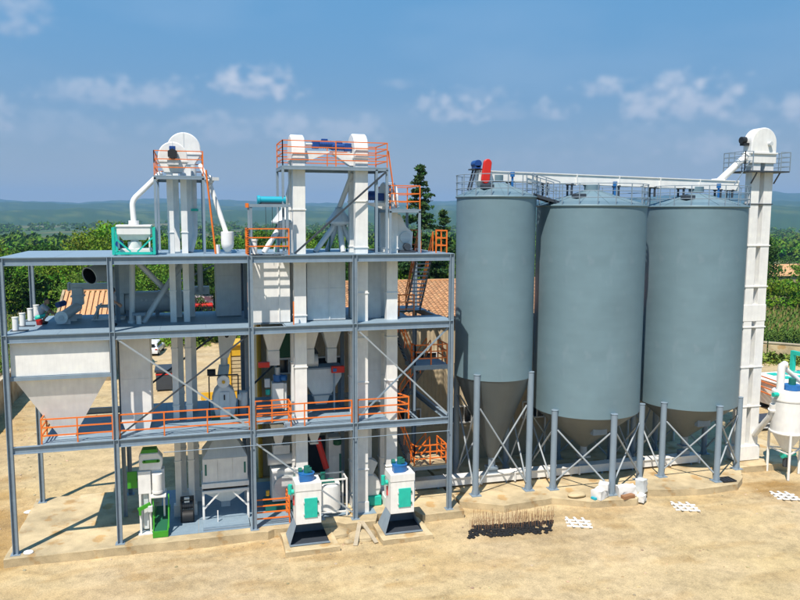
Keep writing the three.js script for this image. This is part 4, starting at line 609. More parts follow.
// ───────────────────────── machines on the ground floor ─────────────────────────
{
  const b = thing('bagging_machine', 'green and white bagging machine under the white product bin', 'bagging machine', [5.6, 0, -.8]); const z = -.75;
  part('weigh_hopper', prism([[5.16, 3.05], [6.12, 3.05], [6.2, 3.3], [6.2, 3.6], [6.0, 3.86], [5.26, 3.86], [5.16, 3.7]], -1.35, z, .04), M.offwhite, b); part('top_band', prism([[5.24, 3.862], [6.0, 3.862], [5.94, 4.02], [5.32, 4.02]], -1.3, z - .02), M.green, b); part('window_strip', [bx(5.38, 6.02, 3.4, 3.54, z, z + .03), tube([5.38, 3.47, z], [5.38, 3.47, z + .03], .07), tube([6.02, 3.47, z], [6.02, 3.47, z + .03], .07)], M.green, b); part('cabinet', bx(5.1, 5.66, 1.95, 3.03, -1.3, z + .05, .02), M.offwhite, b); part('side_cabinet', bx(5.67, 6.26, 1.9, 3.03, -1.35, z - .1, .02), M.panel, b);
  part('bag_spout', [tube([5.95, 2.1, z + .1], [5.95, 2.9, z + .1], .23), tube([5.95, 2.0, z + .1], [5.95, 2.1, z + .1], .25)], M.white, b); part('spout_shelf', bx(5.64, 6.32, 1.82, 1.9, -1.35, z + .35), M.white, b); part('control_door', bx(4.62, 5.05, 2.2, 3.0, -.95, -.88, .015), M.green, b); part('control_door_arm', bx(5.0, 5.12, 2.5, 2.62, -1.0, -.94), M.black, b);
  for (const x of [5.16, 5.6]) part('leg', bx(x - .045, x + .045, .05, 1.95, z - .05, z + .05), M.white, b); for (const x of [5.2, 6.2]) part('leg', bx(x - .04, x + .04, 0, 1.95, -1.32, -1.24), M.white, b); part('column', bx(5.28, 5.52, .2, 1.95, -1.1, -.85, .02), M.panel, b); part('foot', bx(5.05, 5.68, 0, .05, -1.1, -.62), M.white, b); part('sewing_arm', [bar([5.08, 1.25, -.6], [5.62, 1.5, -.6], .1, .17), bx(5.1, 5.2, 1.0, 1.3, -.66, -.54)], M.green, b); part('sewing_head', bx(5.5, 5.72, 1.1, 1.42, -.72, -.5, .05), M.galv, b);
  const cv = sub('bag_conveyor', b); part('conveyor_side', [bar([5.78, .75, -2.0], [5.72, .18, -.2], .05, .26)], M.green, cv); part('conveyor_side', [bar([6.42, .75, -2.0], [6.36, .18, -.2], .05, .26)], M.green, cv); part('belt', bar([6.1, .8, -2.0], [6.04, .24, -.2], .56, .05), M.darkgreen, cv); part('end_panel', bx(5.7, 6.38, .02, .3, -.22, -.14), M.green, cv); part('guide_post', [bar([5.74, .3, -.45], [5.72, 1.8, -.9], .06), bar([6.4, .3, -.45], [6.42, 1.8, -.9], .06)], M.green, cv);
}
{
  const m = thing('blower_motor', 'black blower motor standing between the tower elevator legs', 'motor', [7.2, 0, -1.9]); part('lower_drum', tube([7.0, .3, -1.7], [7.5, .3, -1.7], .28, .28, 20), M.black, m); part('upper_motor', tube([6.95, .85, -1.9], [7.5, .85, -1.9], .24, .24, 20), M.darksteel, m); for (let k = 0; k < 5; k++) part('fin', tube([7.0 + k * .1, .85, -1.9], [7.02 + k * .1, .85, -1.9], .27, .27, 20), M.black, m); part('frame', [bx(6.92, 6.98, .02, 1.15, -2.1, -1.6), bx(7.5, 7.56, .02, 1.15, -2.1, -1.6), bx(6.92, 7.56, 1.1, 1.16, -2.1, -1.6)], M.black, m); part('terminal_box', bx(7.1, 7.35, 1.0, 1.25, -1.75, -1.6, .02), M.galv, m);
  const c = thing('cooler', 'white cooler with a pyramid top and hopper bottom on white legs', 'cooler', [9.1, 0, -2.4]); const x0 = 8.0, x1 = 10.12, zf = -1.5, zb = -3.4;
  part('top_hood', hopper([8.55, 9.65, -3.0, -1.95, 3.92], [x0, x1, zb, zf, 3.12]), M.panel, c); for (let k = 0; k < 3; k++) part('front_panel', bx(x0 + k * (x1 - x0) / 3 + .008, x0 + (k + 1) * (x1 - x0) / 3 - .008, 1.95, 3.1, zf - .03, zf), M.offwhite, c); part('body', bx(x0, x1, 1.93, 3.115, zb, zf - .03), M.offwhite, c); for (const x of [8.1, 9.95]) part('sight_window', bx(x, x + .09, 2.3, 2.85, zf, zf + .012), M.deepteal, c); part('rim', bx(x0 - .06, x1 + .06, 1.68, 1.92, zb - .06, zf + .1, .02), M.white, c); part('discharge_gap', bx(x0, x1, 1.56, 1.675, zb, zf), M.black, c); part('lower_rim', bx(x0 - .06, x1 + .06, 1.42, 1.56, zb - .06, zf + .1, .02), M.white, c); part('hopper', hopper([x0 + .05, x1 - .05, zb + .05, zf - .05, 1.42], [8.85, 9.3, -2.6, -2.2, .68]), M.panel, c); part('outlet', bx(8.86, 9.29, .4, .68, -2.59, -2.21), M.steel, c);
  for (const x of [x0, x1]) for (const z of [zf, zb]) part('leg', bx(x - .05, x + .05, .015, 1.42, z - .05, z + .05), M.white, c); part('leg_brace', bar([x0, .62, zf + .02], [8.75, 1.4, zf + .02], .05, .07), M.white, c); part('leg_brace', bar([x1, .62, zf + .02], [9.4, 1.4, zf + .02], .05, .07), M.white, c); part('airlock', [tube([8.8, 4.12, -2.4], [9.4, 4.12, -2.4], .26), bx(8.8, 9.4, 3.9, 4.4, -2.65, -2.15, .02)], M.deepteal, c);
  const pl = thing('steel_pallet', 'low blue grey steel pit cover in front of the white cooler', 'pit cover', [9.1, 0, -.7]); part('cover', bx(7.95, 10.1, .016, .19, -1.3, -.35, .01), M.deck, pl); part('front_lip', bx(7.95, 10.1, .016, .12, -.345, -.28), M.steel, pl); part('marker_post', bx(8.62, 8.67, .19, .75, -.9, -.85), M.white, pl);
  const pm = thing('pellet_mill', 'white pellet mill with a rounded door and teal base behind the left filter', 'pellet mill', [11.9, 0, -2.4]); part('conditioner', tube([11.2, 2.55, -2.5], [12.6, 2.55, -2.5], .32, .32, 22), M.galv, pm); part('body', bx(11.35, 12.45, .45, 2.1, -3.0, -2.0, .05), M.offwhite, pm); part('door', tube([11.95, 1.3, -2.0], [11.95, 1.3, -1.75], .52, .52, 28), M.galv, pm); part('base', bx(11.0, 13.2, .015, .42, -3.1, -1.9, .02), M.deepteal, pm); part('feeder', bx(11.45, 12.3, 2.85, 3.3, -2.8, -2.2, .02), M.panel, pm); part('door_hinge', [bx(12.5, 12.58, .9, 1.7, -2.1, -1.85)], M.teal, pm); part('lamp', tube([11.1, .95, -1.7], [11.1, 1.2, -1.7], .09), M.yellow, pm);
  for (const [lb, x, tp] of [['white tapering spout under the first deck left of the narrow elevator', 11.7, .42], ['white tapering spout under the first deck right of the narrow elevator', 13.5, .5]]) { const s = thing('feed_spout', lb, 'spout', [x, 3.3, -2.0]); part('cone', hopper([x - tp, x + tp, -2.5, -1.7, L1 - .3], [x - .12, x + .14, -2.4, -2.1, 3.35]), M.offwhite, s); part('collar', bx(x - .2, x + .22, 3.28, 3.36, -2.48, -2.02), M.offwhite, s); }
  const wt = thing('white_tank', 'white tank held in a white tube frame beside the left filter', 'tank', [14.2, 0, -.95]); part('vessel', lathe([[0, .18], [.46, .2], [.52, .3], [.52, 1.5], [.46, 1.62], [0, 1.66]], [14.1, .02, -.95], 28), M.white, wt); for (const x of [13.5, 14.85]) for (const z of [-.45, -1.5]) part('frame_post', bx(x - .04, x + .04, .015, 1.95, z - .04, z + .04), M.white, wt); for (const z of [-.45, -1.5]) for (const y of [.25, 1.9]) part('frame_rail', bx(13.55, 14.8, y - .035, y + .035, z - .035, z + .035), M.white, wt); for (const x of [13.5, 14.85]) part('frame_rail', bx(x - .035, x + .035, 1.865, 1.935, -1.45, -.5), M.white, wt); part('pump', [tube([13.75, 1.75, -.95], [13.75, 2.15, -.95], .13), bx(13.6, 14.3, 1.68, 1.74, -1.2, -.7)], M.deepteal, wt);
  const rp = thing('screw_feeder', 'red leaning screw tube behind the white tank frame', 'feeder', [13.9, 2.1, -2.2]); part('tube', tube([13.75, 3.35, -2.4], [14.15, 1.9, -2.2], .15, .15, 16), M.red, rp); part('end_cap', tube([13.73, 3.43, -2.41], [13.75, 3.35, -2.4], .19), M.red, rp); part('stand', bx(14.1, 14.2, .015, 1.95, -2.3, -2.2), M.steel, rp);
  const wc = thing('control_cabinet', 'tall white cabinet with a teal edge beside the fourth post', 'cabinet', [14.75, 0, -3.2]); part('casing', bx(14.4, 15.05, .1, 3.3, -3.7, -2.9, .02), M.offwhite, wc); part('edge_strip', bx(14.95, 15.06, .4, 2.4, -2.9, -2.87), M.deepteal, wc); part('door', bx(14.44, 14.9, .3, 2.3, -2.9, -2.88), M.offwhite, wc); part('plinth', bx(14.4, 15.05, .015, .1, -3.7, -2.95), M.black, wc); part('top_valve', tube([14.85, 2.95, -2.9], [14.85, 3.2, -2.85], .22), M.darkgreen, wc);
  const hm = thing('roller_mill', 'white round sided mill on a teal base behind the fourth post', 'mill', [16.4, 0, -1.7]); part('base', bx(16.05, 16.85, .015, .5, -2.4, -1.3, .03), M.teal, hm); part('housing', prism([[16.1, .5], [16.75, .5], [16.86, .9], [16.75, 1.35], [16.45, 1.6], [16.1, 1.6]], -2.3, -1.45, .04), M.offwhite, hm); part('chute', prism([[16.1, 2.4], [16.35, 2.4], [16.7, 2.2], [16.45, 1.6], [16.1, 1.6]], -2.2, -1.55), M.offwhite, hm); part('inlet_leg', bx(16.1, 16.42, 2.41, L1 - .3, -2.15, -1.7, .01), M.offwhite, hm);
}
// the two dust filters standing in front, same make but each with its own fittings
function dustFilter(label, x, z, plinth) {
  const f = thing('dust_filter', label, 'dust filter', [x, -.42, z], 'dust filters in front of the frame'), w = .58, x0 = x - w, x1 = x + w, zf = z + .5, zb = z - .5;
  part('casing', bx(x0, x1, .72, 2.28, zb, zf, .015), M.white, f); part('cap_section', bx(x0 - .025, x1 + .025, 2.285, 2.66, zb - .025, zf + .025, .02), M.white, f);
  const d = part('door', bx(x - .2, x + .4, 1.02, 1.95, zf + .002, zf + .04, .01), M.teal, f); for (const y of [1.2, 1.75]) part('hinge', bx(x + .39, x + .46, y - .05, y + .05, zf + .01, zf + .055), M.deepteal, d); for (const y of [1.2, 1.75]) part('latch', bx(x - .25, x - .19, y - .04, y + .04, zf + .01, zf + .05), M.galv, d);
  part('fan_casing', [tube([x - .02, 2.67, z], [x - .02, 2.98, z], .36, .36, 26), bx(x - .38, x - .02, 2.68, 2.97, z + .05, z + .36)], M.skyblue, f); part('fan_plate', tube([x - .02, 2.98, z], [x - .02, 3.0, z], .38, .38, 26), M.skyblue, f); part('fan_motor', [tube([x, 3.0, z], [x, 3.3, z], .14), bx(x + .02, x + .2, 3.05, 3.25, z + .05, z + .15)], M.deepteal, f); part('pulse_valve', tube([x - .36, 3.05, z - .2], [x - .2, 3.05, z - .2], .13), M.deepteal, f); part('air_tank', [tube([x0 - .16, 1.9, z - .35], [x0 - .16, 2.35, z - .35], .1), tube([x0 - .16, 2.15, z + .05], [x0 - .04, 2.15, z + .05], .11)], M.teal, f); part('pressure_gauge', bx(x0 - .05, x0 - .002, 1.45, 1.9, z - .15, z - .05), M.red, f);
  // open fronted intake funnel: two flared cheeks and a sloping back
  const quad = (a, b, c, e, t = .02) => { const g = new THREE.BufferGeometry(); const P = [a, b, c, a, c, e].flat(); g.setAttribute('position', new THREE.Float32BufferAttribute(P, 3)); g.computeVertexNormals(); return metreUV(g); };
  const fl = .34, y0 = -.14, zq = z + .78; part('funnel_cheek', quad([x0, .72, zf], [x0, .72, zb], [x0 - fl, y0, zb - .2], [x0 - fl, y0, zq]), M.steel, f); part('funnel_cheek', quad([x1, .72, zf], [x1, .72, zb], [x1 + fl, y0, zb - .2], [x1 + fl, y0, zq]), M.steel, f); part('funnel_back', quad([x0, .72, zb], [x1, .72, zb], [x1 + fl, y0, zb - .2], [x0 - fl, y0, zb - .2]), M.steel, f); part('funnel_floor', bx(x0 - fl, x1 + fl, y0 - .02, y0, zb - .2, zq), M.darksteel, f); part('funnel_sill', bx(x0 - fl, x1 + fl, y0, y0 + .07, zq, zq + .04), M.steel, f);
  const p = thing('filter_plinth', plinth, 'plinth', [x, -.42, z], 'concrete plinths of the dust filters'); part('block', slab([[x - 1.15, z + 1.25], [x + 1.3, z + 1.25], [x + 1.25, z - .95], [x - 1.15, z - .95]], -.75, -.17, .03), M.concrete, p);
}
dustFilter('white dust filter with a teal door and blue fan left of the fourth post', 12.63, 1.25, 'square concrete plinth under the left dust filter');
dustFilter('white dust filter with a teal door and blue fan nearer the staircase', 17.13, 1.15, 'square concrete plinth under the right dust filter');
{ // cyclone filter, right edge, and machines behind it
  const x = 41.45, z = -.75, c = thing('cyclone_filter', 'white cylindrical filter on three legs at the right edge', 'filter', [x, -.3, z]);
  part('shell', lathe([[.93, 2.3], [.93, 4.15], [.97, 4.17], [.97, 4.27], [.95, 4.29], [.95, 4.68], [.9, 4.72], [0, 4.75]], [x, 0, z], 44), M.white, c); part('lower_ring', lathe([[.93, 2.2], [1.0, 2.2], [1.0, 2.32], [.93, 2.32]], [x, 0, z], 44), M.white, c); part('cone', lathe([[.16, 1.0], [.92, 2.28]], [x, 0, z], 36), M.offwhite, c); part('rotary_valve', [tube([x - .25, .82, z], [x + .25, .82, z], .2), tube([x + .25, .82, z], [x + .7, .82, z], .1)], M.teal, c); part('outlet', tube([x, .1, z], [x, 1.02, z], .15), M.darksteel, c);
  for (let k = 0; k < 3; k++) { const a = Math.PI / 2 + .55 + k * 2.094, lx = x + Math.cos(a) * 1.0, lz = z + Math.sin(a) * 1.0; part('leg', tube([lx, -.42, lz], [lx, 2.3, lz], .075), M.white, c); const a2 = a + 2.094; part('leg_tie', bar([lx, 1.1, lz], [x + Math.cos(a2), 1.1, z + Math.sin(a2)], .07), M.white, c); }
  part('fan_casing', [tube([x + .15, 4.76, z], [x + .15, 5.06, z], .46, .46, 26), bx(x + .15, x + .75, 4.78, 5.05, z + .1, z + .46)], M.skyblue, c); part('fan_motor', tube([x + .15, 5.06, z], [x + .15, 5.42, z], .2), M.deepteal, c); part('exhaust', pipe([[x - .5, 4.6, z - .2], [x - .5, 6.0, z - .2], [x - .42, 6.28, z - .2], [x - .25, 6.2, z - .2]], .22), M.white, c); part('exhaust_return', pipe([[x - .35, 6.1, z - .25], [x + .5, 5.5, z - .3], [x + 1.2, 5.0, z - .3]], .14), M.white, c); part('pulse_tank', tube([x - 1.25, 4.55, z + .1], [x - .85, 4.55, z + .1], .13), M.teal, c);
  const p = thing('spout_pipe', 'white sloping pipe joining the right elevator to the cylindrical filter', 'pipe', [40.2, 2, -1.9]); part('tube', pipe([[40.75, 1.6, -2.55], [40.55, 3.2, -1.1], [40.5, 3.9, -.95]], .17), M.white, p); part('flange', tube([40.53, 3.5, -1.0], [40.51, 3.6, -.98], .24), M.white, p);
}

// ───────────────────────── things to the right and behind ─────────────────────────
{
  const m = thing('separator_machine', 'white machine with teal hatches standing beyond the cylindrical filter', 'machine', [53.5, -.1, -11]);
  part('body', bx(50.8, 56.5, .3, 2.2, -14, -8.6, .05), M.white, m); part('lid', prism([[50.6, 2.2], [56.7, 2.2], [56.3, 2.55], [51.0, 2.55]], -14.1, -8.5), M.white, m); for (let i = 0; i < 4; i++) for (let j = 0; j < 4; j++) part('hatch', bx(51.3 + i * 1.25, 52.1 + i * 1.25, 2.552, 2.6, -13.6 + j * 1.3, -12.8 + j * 1.3), M.teal, m); for (const z of [-13.8, -8.9]) part('skid', bx(50.7, 56.6, -.2, .3, z - .2, z + .2), M.darksteel, m); for (const z of [-14, -11.6]) part('upright', bx(54.0, 54.3, 2.56, 4.2, z - .15, z + .15), M.teal, m); part('top_rail', bx(54.0, 54.3, 3.9, 4.2, -13.84, -11.76), M.teal, m);
  const r = thing('yard_railing', 'orange rails standing beside the white machine at the right edge', 'railing', [50, 0, -11.5]); railing(r, [[50.9, .9, -16], [49.7, .9, -8.4]], M.orange, { step: 2.2, h: 1.6, rails: 4, w: .08 }); for (let k = 0; k < 4; k++) part('leg', bx(50.85 - k * .4, 50.95 - k * .4, -.3, .9, -16.05 + k * 2.52, -15.95 + k * 2.52), M.orange, r);
  const s = thing('steel_stack', 'stack of dark steel sheets beside the orange rails', 'steel sheets', [46.5, -.1, -8.5]); for (let k = 0; k < 4; k++) part('sheet', bx(44.8 + k * .1, 48.3, .1 + k * .14, .2 + k * .14, -9.8 + k * .06, -7.8), k % 2 ? M.darksteel : M.galv, s); part('bearer', [bx(45.2, 45.35, -.15, .1, -9.8, -7.8), bx(47.6, 47.75, -.15, .1, -9.8, -7.8)], M.rust, s);
  const w = thing('retaining_wall', 'low weathered wall below the corn field at the right', 'wall', [66, -.3, -34]); const A = [52, -46], B = [76, -22]; for (let k = 0; k < 8; k++) { const a = k / 8, b = (k + 1) / 8 - .004; part('wall_section', bar([mix(A[0], B[0], a), .5, mix(A[1], B[1], a)], [mix(A[0], B[0], b), .5, mix(A[1], B[1], b)], .35, 2.0), M.concrete, w); part('coping', bar([mix(A[0], B[0], a), 1.56, mix(A[1], B[1], a)], [mix(A[0], B[0], b), 1.56, mix(A[1], B[1], b)], .5, .12), M.paleconc, w); }
  const house = (lb, x, z, wx, wz, h, rr_, m) => { const o = thing('village_house', lb, 'house', [x, landY(x, z), z], 'village houses beyond the corn field'); const y = landY(x, z) - 1; part('wall', bx(x - wx / 2, x + wx / 2, y, y + h + 1, z - wz / 2, z + wz / 2), m, o); const rf = part('roof', prism([[-wz / 2 - .6, h], [0, h + rr_], [wz / 2 + .6, h]], -wx / 2 - .5, wx / 2 + .5).rotateY(Math.PI / 2).translate(x, y + 1, z), M.peach, o); for (let k = 0; k < 3; k++) { const wd = part('window', bx(x - wx / 2 + wx * (k + .5) / 3 - .7, x - wx / 2 + wx * (k + .5) / 3 + .7, y + 1.6, y + 3.2, z + wz / 2, z + wz / 2 + .06), M.glass, o); part('sill', bx(x - wx / 2 + wx * (k + .5) / 3 - .8, x - wx / 2 + wx * (k + .5) / 3 + .8, y + 1.45, y + 1.6, z + wz / 2, z + wz / 2 + .2), M.plaster, wd); } };
  house('white walled house with a long peach roof beyond the corn field', 196, -165, 34, 12, 4.4, 3.2, M.plaster); house('smaller peach roofed house right of the long house', 226, -172, 20, 10, 3.8, 3, M.plaster); house('peach roofed barn left of the long house', 170, -172, 18, 9, 4.2, 3.4, M.concrete); house('far house with a low peach roof behind the long house', 214, -215, 24, 10, 5, 3, M.plaster);
  const f = thing('net_fence', 'thin turquoise net fence at the far edge of the left field', 'fence', [-14, -.6, -78]); for (let k = 0; k < 13; k++) { part('post', bx(-34.1 + k * 3, -34 + k * 3, -1, 1.5, -80.05, -79.95), M.galv, f); if (k < 12) part('net_panel', bx(-33.9 + k * 3, -31.15 + k * 3, .4, 1.3, -80, -79.98), M.teal, f); }
}
function sideProfile(pts, w, m, name, parent, z = 0) { return null; }
{ // white car parked in the rear yard, seen from behind
  const X = 3.55, Z = -50, c = thing('parked_car', 'white hatchback parked in the yard behind the white product bin', 'car', [X, -.2, Z]); const y = -.12;
  const hull = (o, w, m, n, p, bev = .1) => part(n, prism(o, -w / 2, w / 2, bev).rotateY(Math.PI / 2 - .15).translate(X, y, Z), m, p);
  hull([[-2.1, .3], [-2.1, .75], [-1.95, .95], [1.3, .95], [2.0, .8], [2.15, .55], [2.1, .3]], 1.74, M.carwhite, 'body', c); const cab = hull([[-1.95, .93], [-1.75, 1.35], [-1.3, 1.5], [.1, 1.5], [.95, .95]], 1.5, M.carwhite, 'cabin', c); hull([[-1.83, 1.0], [-1.66, 1.33], [.0, 1.42], [.72, 1.0]], 1.54, M.glass, 'side_window', cab, .02);
  const at = (l, s, h) => V(l, h, s).applyAxisAngle(V(0, 1, 0), Math.PI / 2 - .15).add(V(X, y, Z)); part('rear_window', bar(at(-2.0, -.55, 1.15), at(-2.0, .55, 1.15), .06, .34), M.glass, cab);
  for (const l of [-1.35, 1.35]) for (const s of [-.78, .78]) { const w = part('wheel', tube(at(l, s - .1, .32), at(l, s + .1, .32), .32, .32, 18), M.rubber, c); part('rim', tube(at(l, s - .105, .32), at(l, s + .105, .32), .19, .19, 12), M.galv, w); }
  for (const s of [-.68, .68]) part('tail_light', bar(at(-2.11, s - .12, .78), at(-2.11, s + .12, .78), .06, .14), M.red, c); part('bumper', bar(at(-2.12, -.85, .45), at(-2.12, .85, .45), .12, .26), M.carwhite, c);
}
{ // red lorry behind the frame
  const X = 9.3, Z = -70, c = thing('parked_lorry', 'red lorry cab with a white box body far behind the tower elevators', 'lorry', [X, -.2, Z]); const y = -.2;
  part('cab', bx(X - 1.2, X + 1.2, y + .6, y + 3.0, Z - 1.9, Z, .15), M.red, c); part('windscreen', bx(X - 1.05, X + 1.05, y + 1.8, y + 2.7, Z + .0, Z + .03), M.glass, c); part('bumper', bx(X - 1.2, X + 1.2, y + .4, y + .95, Z, Z + .15, .05), M.red, c); part('grille', bx(X - .8, X + .8, y + 1.05, y + 1.55, Z + .005, Z + .05), M.black, c); for (const s of [-.95, .95]) part('headlight', bx(X + s - .18, X + s + .18, y + 1.05, y + 1.35, Z + .005, Z + .06), M.white, c);
  part('box_body', bx(X - 1.3, X + 1.3, y + .9, y + 3.9, Z - 9, Z - 2.1, .03), M.white, c); for (const z of [-.9, -4.5, -7.6]) for (const s of [-1, 1]) { const w = part('wheel', tube([X + s * 1.2, y + .5, Z + z], [X + s * .9, y + .5, Z + z], .5, .5, 18), M.rubber, c); part('rim', tube([X + s * 1.22, y + .5, Z + z], [X + s * .9, y + .5, Z + z], .28, .28, 12), M.galv, w); }
  const t = solo('skip_container', [bx(4.6, 5.9, 0, 1.7, -33.4, -31, .04), bx(4.5, 6.0, 1.55, 1.75, -33.5, -30.9)], M.darksteel, 'dark steel container standing in the yard behind the product bin', 'container', [5.2, -.15, -32]);
  const b = part('rear_band', bx(4.58, 5.92, 1.3, 1.42, -31.0, -30.97), M.red, t);
}

// ───────────────────────── people ─────────────────────────
function blob(bones, lo, hi, res) { // smooth union of tapered capsules, meshed
  const sz = Math.max(hi[0] - lo[0], hi[1] - lo[1], hi[2] - lo[2]) / 2, c = [0, 1, 2].map((i) => (lo[i] + hi[i]) / 2);
  const mc = new MarchingCubes(res, new THREE.MeshBasicMaterial(), false, false, 60000); mc.isolation = 0; const P = new THREE.Vector3();
  for (let k = 0; k < res; k++) for (let j = 0; j < res; j++) for (let i = 0; i < res; i++) {
    P.set(c[0] + (i - res / 2) / (res / 2) * sz, c[1] + (j - res / 2) / (res / 2) * sz, c[2] + (k - res / 2) / (res / 2) * sz); let s = 0;
    for (const [a, b, r0, r1] of bones) { const bx_ = b[0] - a[0], by = b[1] - a[1], bz = b[2] - a[2], L = bx_ * bx_ + by * by + bz * bz; const t = L ? clamp(((P.x - a[0]) * bx_ + (P.y - a[1]) * by + (P.z - a[2]) * bz) / L) : 0; const d = Math.hypot(P.x - a[0] - bx_ * t, P.y - a[1] - by * t, P.z - a[2] - bz * t) - mix(r0, r1, t); s += Math.exp(-d * 45); }
    mc.field[k * res * res + j * res + i] = Math.log(s + 1e-30) / 45;
  }
  mc.update(); const n = mc.count, pos = new Float32Array(n * 3), nor = new Float32Array(n * 3);
  for (let i = 0; i < n * 3; i++) { pos[i] = mc.positionArray[i] * sz + c[i % 3]; nor[i] = mc.normalArray[i]; }
  const g = new THREE.BufferGeometry(); g.setAttribute('position', new THREE.BufferAttribute(pos, 3)); g.setAttribute('uv', new THREE.BufferAttribute(new Float32Array(n * 2), 2)); g.computeVertexNormals(); return g;
}
function hand(w, f, s) { // palm with four fingers and a thumb, as bones from wrist w towards f
  const d = V(f[0] - w[0], f[1] - w[1], f[2] - w[2]).normalize(), side = d.clone().cross(V(0, 1, 0)).normalize(), dn = side.clone().cross(d).multiplyScalar(-1), o = []; const at = (a, b, c) => [w[0] + d.x * a + side.x * b + dn.x * c, w[1] + d.y * a + side.y * b + dn.y * c, w[2] + d.z * a + side.z * b + dn.z * c];
  for (let k = 0; k < 4; k++) { const b = (k - 1.5) * .02, L = [.065, .075, .07, .055][k]; o.push([at(0, b * .5, 0), at(.085, b, 0), .015, .012]); o.push([at(.085, b, 0), at(.085 + L * .55, b, .01), .0095, .009]); o.push([at(.085 + L * .55, b, .01), at(.085 + L * .9, b, .035), .009, .008]); } o.push([at(.03, -.035 * s, 0), at(.075, -.065 * s, .015), .012, .009]); return o;
}
function person(label, J, at, mats) { // J: joints in local metres
  const p = thing('person', label, 'person', at); const W = (q) => q; const put = (n, g, m, par = p) => { g.translate(at[0], at[1], at[2]); return part(n, g, m, par); };
  const ext = Object.values(J), lo = [0, 1, 2].map((i) => Math.min(...ext.map((q) => q[i])) - .28), hi = [0, 1, 2].map((i) => Math.max(...ext.map((q) => q[i])) + .28);
  const B = [[J.pelvis, J.chest, .14, .15], [J.chest, J.neck, .14, .065], [J.neck, J.head, .055, .06], [J.shL, J.shR, .07, .07], [J.shL, J.elL, .055, .045], [J.elL, J.wrL, .042, .03], [J.shR, J.elR, .055, .045], [J.elR, J.wrR, .042, .03], [J.hipL, J.hipR, .11, .11], [J.hipL, J.knL, .085, .06], [J.knL, J.anL, .055, .038], [J.hipR, J.knR, .085, .06], [J.knR, J.anR, .055, .038], [J.anL, J.toL, .04, .035], [J.anR, J.toR, .04, .035]];
  const body = put('body', blob(B, lo, hi, 60), M.skin);
  const hd = J.head, skull = [[hd, [hd[0], hd[1] + .09, hd[2]], .085, .095], [[hd[0] + J.face[0] * .06, hd[1] - .02, hd[2] + J.face[2] * .06], [hd[0] + J.face[0] * .05, hd[1] + .05, hd[2] + J.face[2] * .05], .055, .06], [[hd[0] + J.face[0] * .1, hd[1] + .02, hd[2] + J.face[2] * .1], [hd[0] + J.face[0] * .125, hd[1] + .0, hd[2] + J.face[2] * .125], .014, .012], [[hd[0] + J.face[2] * .095, hd[1] + .02, hd[2] - J.face[0] * .095], [hd[0] + J.face[2] * .1, hd[1] + .05, hd[2] - J.face[0] * .1], .016, .018], [[hd[0] - J.face[2] * .095, hd[1] + .02, hd[2] + J.face[0] * .095], [hd[0] - J.face[2] * .1, hd[1] + .05, hd[2] + J.face[0] * .1], .016, .018]];
  put('head', blob(skull, hd.map((v) => v - .2), hd.map((v) => v + .25), 50), M.skin); put('hair', blob([[[hd[0] - J.face[0] * .03, hd[1] + .07, hd[2] - J.face[2] * .03], [hd[0] - J.face[0] * .02, hd[1] + .12, hd[2] - J.face[2] * .02], .1, .095]], hd.map((v) => v - .2), hd.map((v) => v + .3), 40), M.black);
  for (const s of [-.033, .033]) put('eye', new THREE.SphereGeometry(.012, 8, 6).translate(hd[0] + J.face[0] * .105 + J.face[2] * s, hd[1] + .045, hd[2] + J.face[2] * .105 - J.face[0] * s), M.black);
  for (const [e, w, s] of [[J.elL, J.wrL, 1], [J.elR, J.wrR, -1]]) { const f = w.map((v, i) => v + (v - e[i])); put('hand', blob(hand(w, f, s), w.map((v) => v - .2), w.map((v) => v + .2), 70), M.skin); }
  const shirt = [[J.pelvis, J.chest, .158, .168], [J.chest, J.neck.map((v, i) => mix(J.chest[i], v, .6)), .155, .1], [J.shL, J.shR, .086, .086], [J.shL, J.elL.map((v, i) => mix(J.shL[i], v, .65)), .074, .07], [J.shR, J.elR.map((v, i) => mix(J.shR[i], v, .65)), .074, .07]]; put('shirt', blob(shirt, lo, hi, 60), mats[0]);
  const tr = [[J.hipL, J.hipR, .128, .128], [J.hipL, J.knL.map((v, i) => mix(J.hipL[i], v, mats[2])), .105, .085], [J.hipR, J.knR.map((v, i) => mix(J.hipR[i], v, mats[2])), .105, .085]]; put('shorts', blob(tr, lo, hi, 60), mats[1]);
  for (const s of ['L', 'R']) put('shoe', blob([[J['an' + s].map((v, i) => i === 1 ? v - .03 : v), J['to' + s], .05, .046]], J['an' + s].map((v) => v - .25), J['an' + s].map((v) => v + .25), 40), M.black); return p;
}
person('person in a grey shirt crouching on the upper deck beside the tube conveyor', { pelvis: [-.22, .36, 0], chest: [.0, .72, .02], neck: [.1, .93, .04], head: [.2, 1.0, .06], face: [.85, 0, .5], shL: [.06, .84, -.17], shR: [.06, .84, .22], elL: [.28, .6, -.2], elR: [.3, .58, .22], wrL: [.5, .46, -.08], wrR: [.52, .44, .14], hipL: [-.2, .3, -.11], hipR: [-.2, .3, .13], knL: [.18, .46, -.17], knR: [.2, .44, .2], anL: [-.05, .09, -.16], anR: [-.03, .09, .18], toL: [.14, .045, -.17], toR: [.16, .045, .2] }, [.95, L2, -3.4], [M.shirt, M.teal, .8]);
person('person in dark shorts standing behind the second front post on the upper deck', { pelvis: [0, .92, 0], chest: [.02, 1.3, 0], neck: [.03, 1.5, 0], head: [.05, 1.58, 0], face: [0, 0, -1], shL: [.03, 1.42, -.19], shR: [.03, 1.42, .19], elL: [.1, 1.14, -.2], elR: [.1, 1.14, .2], wrL: [.28, 1.0, -.14], wrR: [.28, 1.0, .14], hipL: [0, .9, -.1], hipR: [0, .9, .1], knL: [.03, .5, -.1], knR: [.03, .5, .11], anL: [0, .09, -.1], anR: [0, .09, .12], toL: [.14, .045, -.1], toR: [.14, .045, .12] }, [4.15, L2, -2.0], [M.shirt, M.black, .75]);
